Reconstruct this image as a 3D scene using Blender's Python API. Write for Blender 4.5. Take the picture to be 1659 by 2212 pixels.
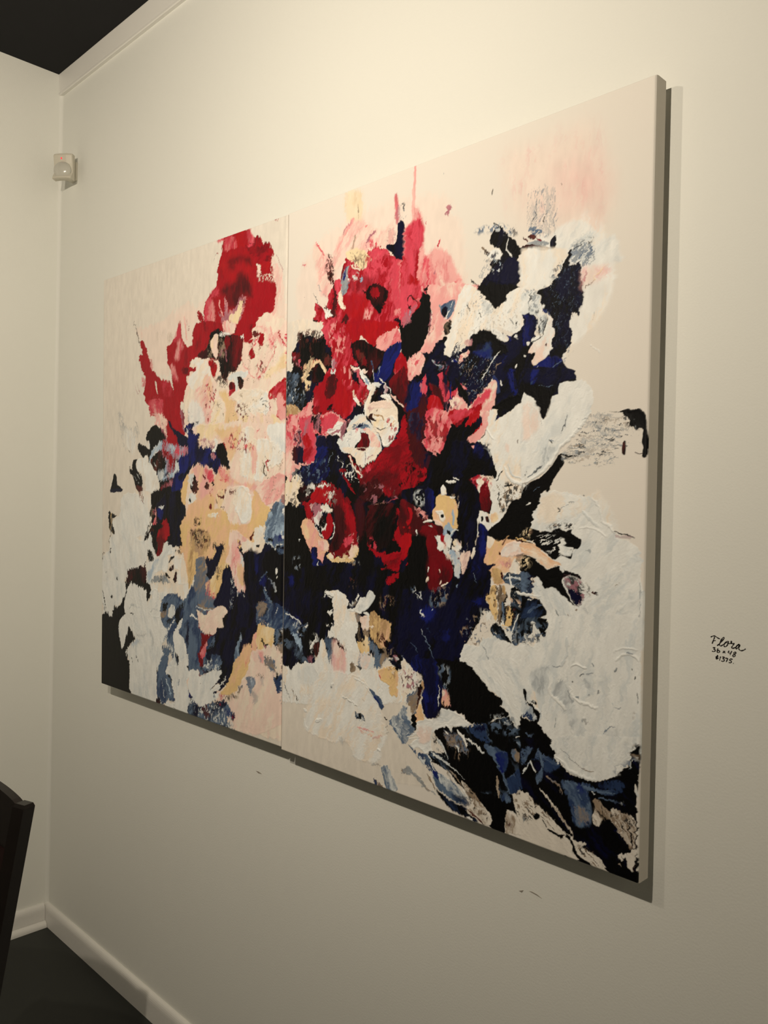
import bpy, bmesh, math, random
import numpy as np
from mathutils import Vector, Matrix

for o in list(bpy.data.objects): bpy.data.objects.remove(o, do_unlink=True)
scene = bpy.context.scene
COL = scene.collection
R = math.radians

# ------------------------------------------------------------------ camera, world, lamps, exposure
CAM_LOC = (2.8104, -1.2007, 1.4810)
CAM_ROT = (1.561123, -0.022076, 0.785122)
CAM_LENS = 38.3733
cam_data = bpy.data.cameras.new('camera'); cam_data.sensor_fit = 'HORIZONTAL'; cam_data.sensor_width = 36.0
cam_data.lens = CAM_LENS; cam_data.clip_start = .02; cam_data.clip_end = 60
camera = bpy.data.objects.new('camera', cam_data); COL.objects.link(camera)
camera.location = CAM_LOC; camera.rotation_euler = CAM_ROT
scene.camera = camera

world = bpy.data.worlds.new('world'); scene.world = world; world.use_nodes = True
world.node_tree.nodes['Background'].inputs[0].default_value = (.9, .95, 1, 1)
world.node_tree.nodes['Background'].inputs[1].default_value = .0

def lamp(name, loc, aim, power, colour, radius, cone):
    d = bpy.data.lights.new(name, 'SPOT'); d.energy = power; d.color = colour; d.shadow_soft_size = radius
    d.spot_size = R(cone); d.spot_blend = 1.0
    o = bpy.data.objects.new(name, d); COL.objects.link(o); o.location = loc
    o.rotation_euler = (Vector(aim) - Vector(loc)).to_track_quat('-Z', 'Y').to_euler()
    return o
LAMP = (1.0, .872, .70)          # warm track spots, two of them hung side by side in front of the paintings
lamp('spot_lamp', (1.62, -1.52, 2.37), (.60, 0, 2.069), 59, LAMP, .012, 146)
lamp('spot_lamp', (2.24, -1.56, 2.37), (1.20, 0, 1.796), 73, LAMP, .012, 157.4)
lamp('spot_lamp', (2.60, -2.00, 2.37), (4.0, -1.00, 1.45), 110, LAMP, .012, 80)      # unseen spot, added so the next wall bounces light onto the canvas side

vs = scene.view_settings
vs.view_transform = 'Standard'; vs.look = 'None'; vs.gamma = 1.0; vs.use_curve_mapping = False
vs.exposure = 0.0

# ------------------------------------------------------------------ small helpers
def tag(o, label=None, cat=None, group=None, kind=None):
    if label: o['label'] = label
    if cat: o['category'] = cat
    if group: o['group'] = group
    if kind: o['kind'] = kind
    return o

def thing(name, label, cat, loc=(0, 0, 0), group=None):
    o = bpy.data.objects.new(name, None); o.empty_display_size = .05; COL.objects.link(o); o.location = loc
    return tag(o, label, cat, group)

def link(name, me, mat=None, parent=None, smooth=False):
    o = bpy.data.objects.new(name, me); COL.objects.link(o)
    if mat: me.materials.append(mat)
    if smooth: me.polygons.foreach_set('use_smooth', np.ones(len(me.polygons), bool))
    if parent:
        o.parent = parent
        pl = Vector((0, 0, 0)); q = parent
        while q: pl += q.location; q = q.parent
        o.location = -pl                      # meshes are modelled in room coordinates
    return o

def from_bm(name, bm, mat, parent=None, smooth=False, bevel=0, seg=2):
    if bevel:
        bmesh.ops.bevel(bm, geom=bm.edges[:], offset=bevel, segments=seg, profile=.5, affect='EDGES', clamp_overlap=True)
    bmesh.ops.recalc_face_normals(bm, faces=bm.faces[:])
    me = bpy.data.meshes.new(name); bm.to_mesh(me); bm.free()
    return link(name, me, mat, parent, smooth)

def add_hexa(bm, pts):
    """eight corners: four below, four above, same order"""
    v = [bm.verts.new(p) for p in pts]
    for f in ((3, 2, 1, 0), (4, 5, 6, 7), (0, 1, 5, 4), (1, 2, 6, 5), (2, 3, 7, 6), (3, 0, 4, 7)):
        bm.faces.new([v[i] for i in f])

def add_box(bm, a, b):
    (x0, y0, z0), (x1, y1, z1) = a, b
    add_hexa(bm, [(x0, y0, z0), (x1, y0, z0), (x1, y1, z0), (x0, y1, z0), (x0, y0, z1), (x1, y0, z1), (x1, y1, z1), (x0, y1, z1)])

def sweep(bm, prof, path):
    """closed profile (list of offset functions of the path point) swept along two or more points"""
    rings = [[bm.verts.new(q) for q in prof(p, i)] for i, p in enumerate(path)]
    n = len(rings[0])
    for a, b in zip(rings, rings[1:]):
        for i in range(n): bm.faces.new((a[i], a[(i + 1) % n], b[(i + 1) % n], b[i]))
    bm.faces.new(rings[0][::-1]); bm.faces.new(rings[-1])

# ------------------------------------------------------------------ materials (all procedural)
def nodes(name):
    m = bpy.data.materials.new(name); m.use_nodes = True
    nt = m.node_tree; return m, nt, nt.nodes['Principled BSDF']

def plain(name, c, rough=.5, spec=.5, noise=None, bump=None, coat=0, metallic=0):
    m, nt, b = nodes(name)
    b.inputs['Base Color'].default_value = (*c, 1); b.inputs['Roughness'].default_value = rough
    b.inputs['Specular IOR Level'].default_value = spec; b.inputs['Coat Weight'].default_value = coat
    b.inputs['Metallic'].default_value = metallic
    tc = nt.nodes.new('ShaderNodeTexCoord')
    if noise:
        sc, amt, stretch = noise
        mp = nt.nodes.new('ShaderNodeMapping'); mp.inputs['Scale'].default_value = stretch
        nz = nt.nodes.new('ShaderNodeTexNoise'); nz.inputs['Scale'].default_value = sc; nz.inputs['Detail'].default_value = 6
        mx = nt.nodes.new('ShaderNodeMix'); mx.data_type = 'RGBA'
        mx.inputs['A'].default_value = (*[v * (1 - amt) for v in c], 1); mx.inputs['B'].default_value = (*[min(1, v * (1 + amt)) for v in c], 1)
        nt.links.new(tc.outputs['Object'], mp.inputs[0]); nt.links.new(mp.outputs[0], nz.inputs['Vector'])
        nt.links.new(nz.outputs['Fac'], mx.inputs['Factor']); nt.links.new(mx.outputs['Result'], b.inputs['Base Color'])
    if bump:
        sc, st, dist = bump
        nz = nt.nodes.new('ShaderNodeTexNoise'); nz.inputs['Scale'].default_value = sc; nz.inputs['Detail'].default_value = 4
        bp = nt.nodes.new('ShaderNodeBump'); bp.inputs['Strength'].default_value = st; bp.inputs['Distance'].default_value = dist
        nt.links.new(tc.outputs['Object'], nz.inputs['Vector']); nt.links.new(nz.outputs['Fac'], bp.inputs['Height'])
        nt.links.new(bp.outputs[0], b.inputs['Normal'])
    return m

M_wall = plain('wall_paint', (.79, .795, .745), .6, .25, (2.2, .02, (1, 1, 1)), (260, .25, .0012))
M_wall_far = plain('wall_paint_far', (.26, .25, .23), .7, .2, (2.0, .04, (1, 1, 1)))
M_trim = plain('trim_paint', (.78, .77, .73), .42, .4, (9, .03, (1, 1, 1)), (60, .25, .0015))
M_ceil = plain('ceiling_paint', (.022, .022, .023), .85, .1, (4, .1, (1, 1, 1)))
M_floor = plain('floor_paint', (.023, .025, .022), .5, .3, (3, .25, (1, 1, 1)), (40, .1, .001))
M_canvas = plain('primed_canvas', (.66, .62, .56), .8, .15, (30, .03, (1, 1, 1)), (900, .3, .0006))
M_wood = plain('stretcher_pine', (.50, .36, .20), .6, .3, (8, .15, (1, 8, 1)))
M_pad = plain('felt_pad', (.3, .3, .28), .9, .1)
M_plastic = plain('sensor_plastic', (.60, .57, .48), .42, .4)
M_lens = plain('sensor_lens', (.53, .52, .46), .18, .5)
M_ink = plain('pencil_ink', (.018, .015, .013), .6, .3)
M_chair = plain('dark_stained_wood', (.006, .004, .0035), .38, .28, (6, .35, (1, 1, 9)))
M_leather = plain('oxblood_leather', (.010, .0025, .0025), .5, .22, (14, .3, (1, 1, 1)), (120, .3, .001))
M_scuff = plain('scuff_grey', (.30, .27, .23), .8, .1)
M_led, _nt, _b = nodes('red_indicator')
_b.inputs['Base Color'].default_value = (.6, .01, .02, 1); _b.inputs['Emission Color'].default_value = (1, .03, .05, 1); _b.inputs['Emission Strength'].default_value = 1.2

def paint_material():
    m, nt, b = nodes('oil_paint')
    at = nt.nodes.new('ShaderNodeAttribute'); at.attribute_name = 'pigment'
    ga = nt.nodes.new('ShaderNodeAttribute'); ga.attribute_name = 'gloss'
    nt.links.new(at.outputs['Color'], b.inputs['Base Color'])
    mr = nt.nodes.new('ShaderNodeMapRange'); mr.inputs['From Min'].default_value = 0; mr.inputs['From Max'].default_value = .5
    mr.inputs['To Min'].default_value = .85; mr.inputs['To Max'].default_value = .42
    nt.links.new(ga.outputs['Fac'], mr.inputs['Value']); nt.links.new(mr.outputs[0], b.inputs['Roughness'])
    b.inputs['Specular IOR Level'].default_value = .14
    tc = nt.nodes.new('ShaderNodeTexCoord')                  # canvas weave
    w1 = nt.nodes.new('ShaderNodeTexWave'); w1.bands_direction = 'X'; w1.inputs['Scale'].default_value = 330
    w2 = nt.nodes.new('ShaderNodeTexWave'); w2.bands_direction = 'Z'; w2.inputs['Scale'].default_value = 330
    ad = nt.nodes.new('ShaderNodeMath'); ad.operation = 'MULTIPLY'
    for w in (w1, w2):
        w.inputs['Distortion'].default_value = 2.0; w.inputs['Detail'].default_value = 1
        nt.links.new(tc.outputs['Object'], w.inputs['Vector'])
    nt.links.new(w1.outputs['Fac'], ad.inputs[0]); nt.links.new(w2.outputs['Fac'], ad.inputs[1])
    bp = nt.nodes.new('ShaderNodeBump'); bp.inputs['Strength'].default_value = .22; bp.inputs['Distance'].default_value = .0006
    nt.links.new(ad.outputs[0], bp.inputs['Height']); nt.links.new(bp.outputs[0], b.inputs['Normal'])
    return m
M_paint = paint_material()

# ------------------------------------------------------------------ the room
H = 2.931; XW = 4.0; YW = -4.4; T = .12
def slab(name, a, b, mat):
    bm = bmesh.new(); add_box(bm, a, b); return tag(from_bm(name, bm, mat), kind='structure')
wall_right = slab('wall_right', (-T, 0, 0), (XW, T, H), M_wall)
wall_left = slab('wall_left', (-T, YW, 0), (0, 0, H), M_wall)
slab('wall_front', (-T, YW - T, 0), (XW + T, YW, H), M_wall_far)
slab('wall_back', (XW, YW, 0), (XW + T, T, H), M_wall)
slab('floor', (-T, YW - T, -.1), (XW + T, T, 0), M_floor)
slab('ceiling', (-T, YW - T, H), (XW + T, T, H + .1), M_ceil)

# crown board along the right wall, leaning out a little at the top, with a small bead below
bm = bmesh.new()
cp, cd = .0135, .070
prof = [(0, H), (-cp, H), (-cp, H - .004), (-cp * .78, H - cd * .62), (-cp * .70, H - cd + .010), (-.0125, H - cd + .006), (-.0125, H - cd + .001), (-.010, H - cd - .001), (0, H - cd - .001)]
N = 24; random.seed(3)
def crown(p, i):
    w = (random.random() - .5) * .0012
    return [(p, y + (w if 1 <= k <= 4 else 0), z - (abs(w) * .6 if k == 2 else 0)) for k, (y, z) in enumerate(prof)]
sweep(bm, crown, [.0008 + i * (XW - .001) / N for i in range(N + 1)])
tag(from_bm('trim_1', bm, M_trim), kind='structure')

# baseboards with a rounded top
def board_profile(h, t):
    pts = [(0, 0), (t, 0), (t, h - .022)]
    for k in range(1, 7):
        a = k / 6 * math.pi / 2
        pts.append((t * (.30 + .70 * math.cos(a)), h - .022 + .022 * math.sin(a)))
    pts.append((0, h)); return pts
bh, bt = .074, .015
bm = bmesh.new()
sweep(bm, lambda p, i: [(p, -y, z) for y, z in board_profile(bh, bt)], [.001 + i * (XW - .002) / 20 for i in range(21)])
tag(from_bm('baseboard_right', bm, M_trim, smooth=False), kind='structure')
bm = bmesh.new()
sweep(bm, lambda p, i: [(x, p, z) for x, z in board_profile(bh, bt)], [-.016 + i * (YW + .018) / 20 for i in range(21)])
tag(from_bm('baseboard_left', bm, M_trim), kind='structure')
# quarter round at the foot of the left baseboard, a dark joint above it
bm = bmesh.new()
qr = [(bt + .0035, .0), (bt + .0185, .0)] + [(bt + .0035 + .015 * math.cos(k / 5 * math.pi / 2), .003 + .017 * math.sin(k / 5 * math.pi / 2)) for k in range(6)]
sweep(bm, lambda p, i: [(x, p, z + (math.sin(p * 31) * .0008 if z > .01 else 0)) for x, z in qr], [-.0165 + i * (YW + .02) / 40 for i in range(41)])
tag(from_bm('trim_2', bm, M_trim), kind='structure')
# painted caulk rounding off the wall corner
bm = bmesh.new(); r = .012
zs = [bh - .02 + i * (H - cd - bh + .02) / 30 for i in range(31)]
cols = []
for z in zs:
    rz = r * (1 + .06 * math.sin(z * 5))
    cols.append([bm.verts.new((rz - rz * math.sin(k / 10 * math.pi / 2) + .0001, -(rz - rz * math.cos(k / 10 * math.pi / 2)) - .0001, z)) for k in range(11)])
for p, q in zip(cols, cols[1:]):
    for i in range(10): bm.faces.new((p[i], p[i + 1], q[i + 1], q[i]))
tag(from_bm('trim_3', bm, M_wall, smooth=True), kind='structure')

# little scuffs and nicks in the wall paint, set as thin chips on the wall
def nick(pts, y=-.0006):
    bm = bmesh.new(); top = [bm.verts.new((x, y, z)) for x, z in pts]; bot = [bm.verts.new((x, .0004, z)) for x, z in pts]
    n = len(pts); bm.faces.new(top)
    for i in range(n): bm.faces.new((top[i], top[(i + 1) % n], bot[(i + 1) % n], bot[i]))
    from_bm('paint_nick', bm, M_scuff, wall_right)
for _p in [[(1.1883, 0.822), (1.1996, 0.8226), (1.2128, 0.8202), (1.1979, 0.8187)], [(1.9697, 0.8017), (1.9795, 0.8059), (1.9757, 0.8005)], [(1.9912, 0.8084), (1.997, 0.8096), (2.0076, 0.8085), (2.0182, 0.805), (2.0057, 0.8071), (1.9951, 0.8082)]]: nick(_p)

# ------------------------------------------------------------------ the paintings
# ---------- paint engine: strokes in millimetres on the canvas plane, evaluated at mesh vertices ----------
_rng = np.random.default_rng(7)
_TAB = _rng.random((8, 256, 256)).astype(np.float32)

def vnoise(x, y, seed=0):
    """smooth value noise, 0..1, one cell per unit"""
    xi = np.floor(x); yi = np.floor(y)
    fx = (x - xi).astype(np.float32); fy = (y - yi).astype(np.float32)
    fx = fx * fx * (3 - 2 * fx); fy = fy * fy * (3 - 2 * fy)
    a = xi.astype(np.int32) & 255; b = yi.astype(np.int32) & 255
    a1 = (a + 1) & 255; b1 = (b + 1) & 255
    t = _TAB[seed % 8]
    top = t[a, b] * (1 - fx) + t[a1, b] * fx
    bot = t[a, b1] * (1 - fx) + t[a1, b1] * fx
    return top * (1 - fy) + bot * fy

def sstep(lo, hi, v):
    t = np.clip((v - lo) / (hi - lo), 0, 1)
    return t * t * (3 - 2 * t)

def poly_sd(px, py, P):
    """signed distance to a closed polygon, negative inside"""
    n = len(P); d2 = np.full(px.shape, 1e12, np.float32); ins = np.zeros(px.shape, bool)
    for i in range(n):
        ax, ay = P[i]; bx, by = P[(i + 1) % n]
        ex, ey = bx - ax, by - ay
        wx, wy = px - ax, py - ay
        L = ex * ex + ey * ey + 1e-9
        t = np.clip((wx * ex + wy * ey) / L, 0, 1)
        qx = wx - ex * t; qy = wy - ey * t
        np.minimum(d2, qx * qx + qy * qy, out=d2)
        if ay != by:
            c = ((ay <= py) != (by <= py)) & (px < ax + (py - ay) * (ex / (ey if ey else 1e-9)))
            ins ^= c
    d = np.sqrt(d2)
    return np.where(ins, -d, d)

def line_sd(px, py, P, w0, w1):
    """distance to a tapering open stroke; also along / across coordinates for the bristles"""
    n = len(P)
    seg = [math.hypot(P[i + 1][0] - P[i][0], P[i + 1][1] - P[i][1]) for i in range(n - 1)]
    tot = sum(seg) + 1e-6
    best = np.full(px.shape, 1e9, np.float32); U = np.zeros(px.shape, np.float32); V = np.zeros(px.shape, np.float32)
    s0 = 0.0
    for i in range(n - 1):
        ax, ay = P[i]; bx, by = P[i + 1]
        ex, ey = bx - ax, by - ay; L = seg[i] + 1e-6
        wx, wy = px - ax, py - ay
        t = np.clip((wx * ex + wy * ey) / (L * L), 0, 1)
        qx = wx - ex * t; qy = wy - ey * t
        s = s0 + t * L
        f = s / tot
        wid = (w0 + (w1 - w0) * f) * np.minimum(1, .55 + 4 * np.minimum(f, 1 - f))
        d = np.sqrt(qx * qx + qy * qy) - wid
        m = d < best
        best = np.where(m, d, best)
        U = np.where(m, s, U)
        V = np.where(m, (wx * ey - wy * ex) / L, V)
        s0 += L
    return best, U, V

def smooth_pts(P, closed, sub):
    if sub < 2 or len(P) < 3: return P
    n = len(P); out = []
    for i in range(n if closed else n - 1):
        p0 = P[(i - 1) % n] if closed or i > 0 else P[0]
        p1 = P[i]; p2 = P[(i + 1) % n]
        p3 = P[(i + 2) % n] if closed or i + 2 < n else P[-1]
        for k in range(sub):
            t = k / sub
            out.append(tuple(.5 * (2 * p1[j] + (p2[j] - p0[j]) * t + (2 * p0[j] - 5 * p1[j] + 4 * p2[j] - p3[j]) * t * t
                                   + (3 * p1[j] - p0[j] - 3 * p2[j] + p3[j]) * t ** 3) for j in (0, 1)))
    if not closed: out.append(P[-1])
    return out

def paint(X, Z, ops, base, palette):
    """X, Z: vertex coordinates in mm.  Returns colour (linear), height in mm, gloss"""
    X = X.astype(np.float32); Z = Z.astype(np.float32)
    shp = X.shape
    col = np.empty(shp + (3,), np.float32); col[:] = base
    hgt = np.zeros(shp, np.float32); gls = np.zeros(shp, np.float32)
    def warp(s): return ((vnoise(X / 34, Z / 34, s) - .5) * 1.2 + (vnoise(X / 13, Z / 13, s + 1) - .5) * 1.2
                         + (vnoise(X / 5, Z / 6, s + 2) - .5) * 1.2 + (vnoise(X / 2.3, Z / 3, s + 3) - .5) * .8)
    WX = warp(0); WZ = warp(3)
    xr = X[shp[0] // 2]; zc = Z[:, shp[1] // 2]
    for k, (kind, ca, cb, o, flat) in enumerate(ops):
        P = [(flat[i], flat[i + 1]) for i in range(0, len(flat), 2)]
        fine = float(np.interp(sum(p[0] for p in P) / len(P), (0, 880, 1250, 1760), (1, .9, .6, .45)))
        e = o.get('e', 4.0) * fine; dry = o.get('d', .12); al = o.get('a', 1.0); hh = o.get('h', .5); soft = o.get('s', .8)
        w0 = o.get('w', 6.0); w1 = o.get('v', w0); th = math.radians(o.get('t', 90)); mixv = o.get('m', .5)
        pad = 2 * e + soft + 3 + (max(w0, w1) if kind == 'L' else 0)
        x0 = min(p[0] for p in P) - pad; x1 = max(p[0] for p in P) + pad
        z0 = min(p[1] for p in P) - pad; z1 = max(p[1] for p in P) + pad
        i0, i1 = np.searchsorted(xr, (x0 - 42, x1 + 42)); j0, j1 = np.searchsorted(zc, (z0 - 20, z1 + 20))
        if i1 <= i0 or j1 <= j0: continue
        sl = (slice(j0, j1), slice(i0, i1))
        x = X[sl]; z = Z[sl]; wx = WX[sl]; wz = WZ[sl]
        px = x + wx * e; pz = z + wz * e
        if kind in 'PSK':
            sd = poly_sd(px, pz, smooth_pts(P, True, o.get('q', 2)))
            U = x * math.cos(th) + z * math.sin(th) + wx * 4; V = -x * math.sin(th) + z * math.cos(th) + wz * 4
        else:
            sd, U, V = line_sd(px, pz, smooth_pts(P, False, o.get('q', 3)), w0, w1)
            V = V + wx * 1.0
        act = sd < soft + 1
        if not act.any(): continue
        if kind == 'S':      # blotches of broken colour inside a region
            ww = o.get('w', 4.0)
            if 't' in o: sx = (-x * math.sin(th) + z * math.cos(th) + wx * 2) / (ww * .8); sz = (x * math.cos(th) + z * math.sin(th)) / (ww * 4)
            else: sx = px / ww; sz = pz / (ww * 1.6)
            bl = vnoise(sx + k * 3.7, sz + k, k) * .55 + vnoise(sx * 2.1, sz * 2.1 + k, k + 2) * .3 + vnoise(sx * 4.3, sz * 3.7 + k, k + 3) * .15
            a = sstep(2.0, -6.0, sd) * sstep(.69 - o.get('d', .3) * .5, .75 - o.get('d', .3) * .5, bl) * al * .9
            mm = sstep(.4, .6, vnoise(x / 7 + k, z / 7, k + 4))[..., None] * .8
            c = np.array(palette[ca], np.float32) * (1 - mm) + np.array(palette[cb], np.float32) * mm
            col[sl] = col[sl] * (1 - a[..., None]) + c * a[..., None]
            hgt[sl] += a * .35
            continue
        if kind == 'K':      # fine drying cracks
            ww = o.get('w', 9.0)
            n1 = np.abs(vnoise(px / ww + k, pz / ww, k) - .5) + (vnoise(px / 3, pz / 3, k + 1) - .5) * .06
            gate = sstep(.45, .62, vnoise(px / (ww * 1.6) + 9, pz / (ww * 1.6), k + 2))
            a = sstep(0.0, -5.0, sd) * sstep(.045, .012, n1) * gate * al
            c = np.array(palette[ca], np.float32)
            col[sl] = col[sl] * (1 - a[..., None]) + c * a[..., None]
            hgt[sl] -= a * .5
            continue
        fr = vnoise(U / 26 + k * 7.3, V / 2.6 + k * 3.1, k) * .6 + vnoise(U / 9 + k, V / 1.5, k + 3) * .4
        gr = vnoise(x / 1.7, z / 1.7, k + 5)
        st = fr * .72 + gr * .28
        a = sstep(soft, -soft, sd)
        edge = np.exp(np.clip(sd, -60, 0) / (max(2.0, o.get('b', 5.0)) if kind == 'P' else max(.6, .3 * max(w0, w1))))
        thr = dry + (.5 - .5 * dry) * edge * min(1.0, .35 + dry * 2)
        a = a * sstep(thr - .07, thr + .07, st * .9 + .08) * al
        md = vnoise(U / 50 + k * 1.7, V / 16 + k, k + 1) * .5 + vnoise(U / 22, V / 5 + k * 2, k + 2) * .3 + vnoise(U / 12, V / 2.2, k + 3) * .2
        mm = sstep(.62 - mixv * .5, 1.02 - mixv * .5, md)[..., None]
        c = np.array(palette[ca], np.float32) * (1 - mm) + np.array(palette[cb], np.float32) * mm
        lum = float(c.mean()); c = c * ((.95 if lum > .4 else .84) + (.10 if lum > .4 else .32) * fr[..., None])
        A = a[..., None]
        col[sl] = col[sl] * (1 - A) + c * A
        ridge = hh * (.35 + .9 * (fr - .5) + o.get('r', .5) * np.exp(-(sd + 2.0) ** 2 / 5.0))
        hgt[sl] = hgt[sl] * (1 - .7 * a) + a * ridge
        gls[sl] = gls[sl] * (1 - a) + a * o.get('g', .5)
    # bristle drag: wet paint pulled along the strokes breaks the edges between neighbouring colours
    ang = vnoise(X / 120 + 5, Z / 150, 2)
    u1 = X + (Z * (ang - .5) * .25)
    pull = (vnoise(u1 / 3.2, Z / 30 + 11, 4) - .5) * 12 + (vnoise(u1 / 1.6, Z / 14, 5) - .5) * 5
    pull = pull * np.interp(X, (0, 880, 1200, 1760), (1, .8, .45, .3))
    gate = sstep(.42, .72, vnoise(X / 45 + 3, Z / 60 + 8, 6))
    side = (vnoise(X / 40 + 1, Z / 4.0, 7) - .5) * 7 * sstep(.5, .75, vnoise(X / 60, Z / 50 + 4, 1))
    dx = (xr[-1] - xr[0]) / (len(xr) - 1); dz = (zc[-1] - zc[0]) / (len(zc) - 1)
    jj = np.clip(np.arange(shp[0])[:, None] + np.round(pull * gate / dz).astype(int), 0, shp[0] - 1)
    ii = np.clip(np.arange(shp[1])[None, :] + np.round(side / dx).astype(int), 0, shp[1] - 1)
    col = col[jj, ii]; hgt = hgt[jj, ii] + np.where(gls > .1, (pull * gate) * .012, 0); gls = gls[jj, ii]
    # slight unevenness of pigment
    col *= 1 + (np.clip(gls * 3, 0, 1) * (vnoise(X / 9, Z / 22, 3) - .5) * .1)[..., None]
    return col, hgt, gls

def _s(r,g,b):
    # paint albedo from its sRGB look under neutral white light
    return [((v/255+.055)/1.055)**2.4 if v>10 else v/255/12.92 for v in (r,g,b)]
BASE=_s(230,225,217)
PAL=dict(
 base=_s(228,222,212), white=_s(236,238,236), cool=_s(216,222,224), grey=_s(150,158,165), warm=_s(240,228,212), cream=_s(240,220,182),
 red=_s(160,10,28), dred=_s(112,10,22), vred=_s(172,14,24), rose=_s(212,72,92), pink=_s(234,168,166), pale=_s(240,216,204), mauve=_s(170,110,125),
 blk=_s(6,6,7), nav=_s(10,12,44), blu=_s(18,28,104), mid=_s(42,60,96), slate=_s(92,112,138), sky=_s(160,184,208),
 och=_s(230,198,142), peach=_s(236,194,158), tan=_s(178,146,106), brn=_s(86,40,36), mar=_s(66,14,20), taupe=_s(150,132,112))

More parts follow.
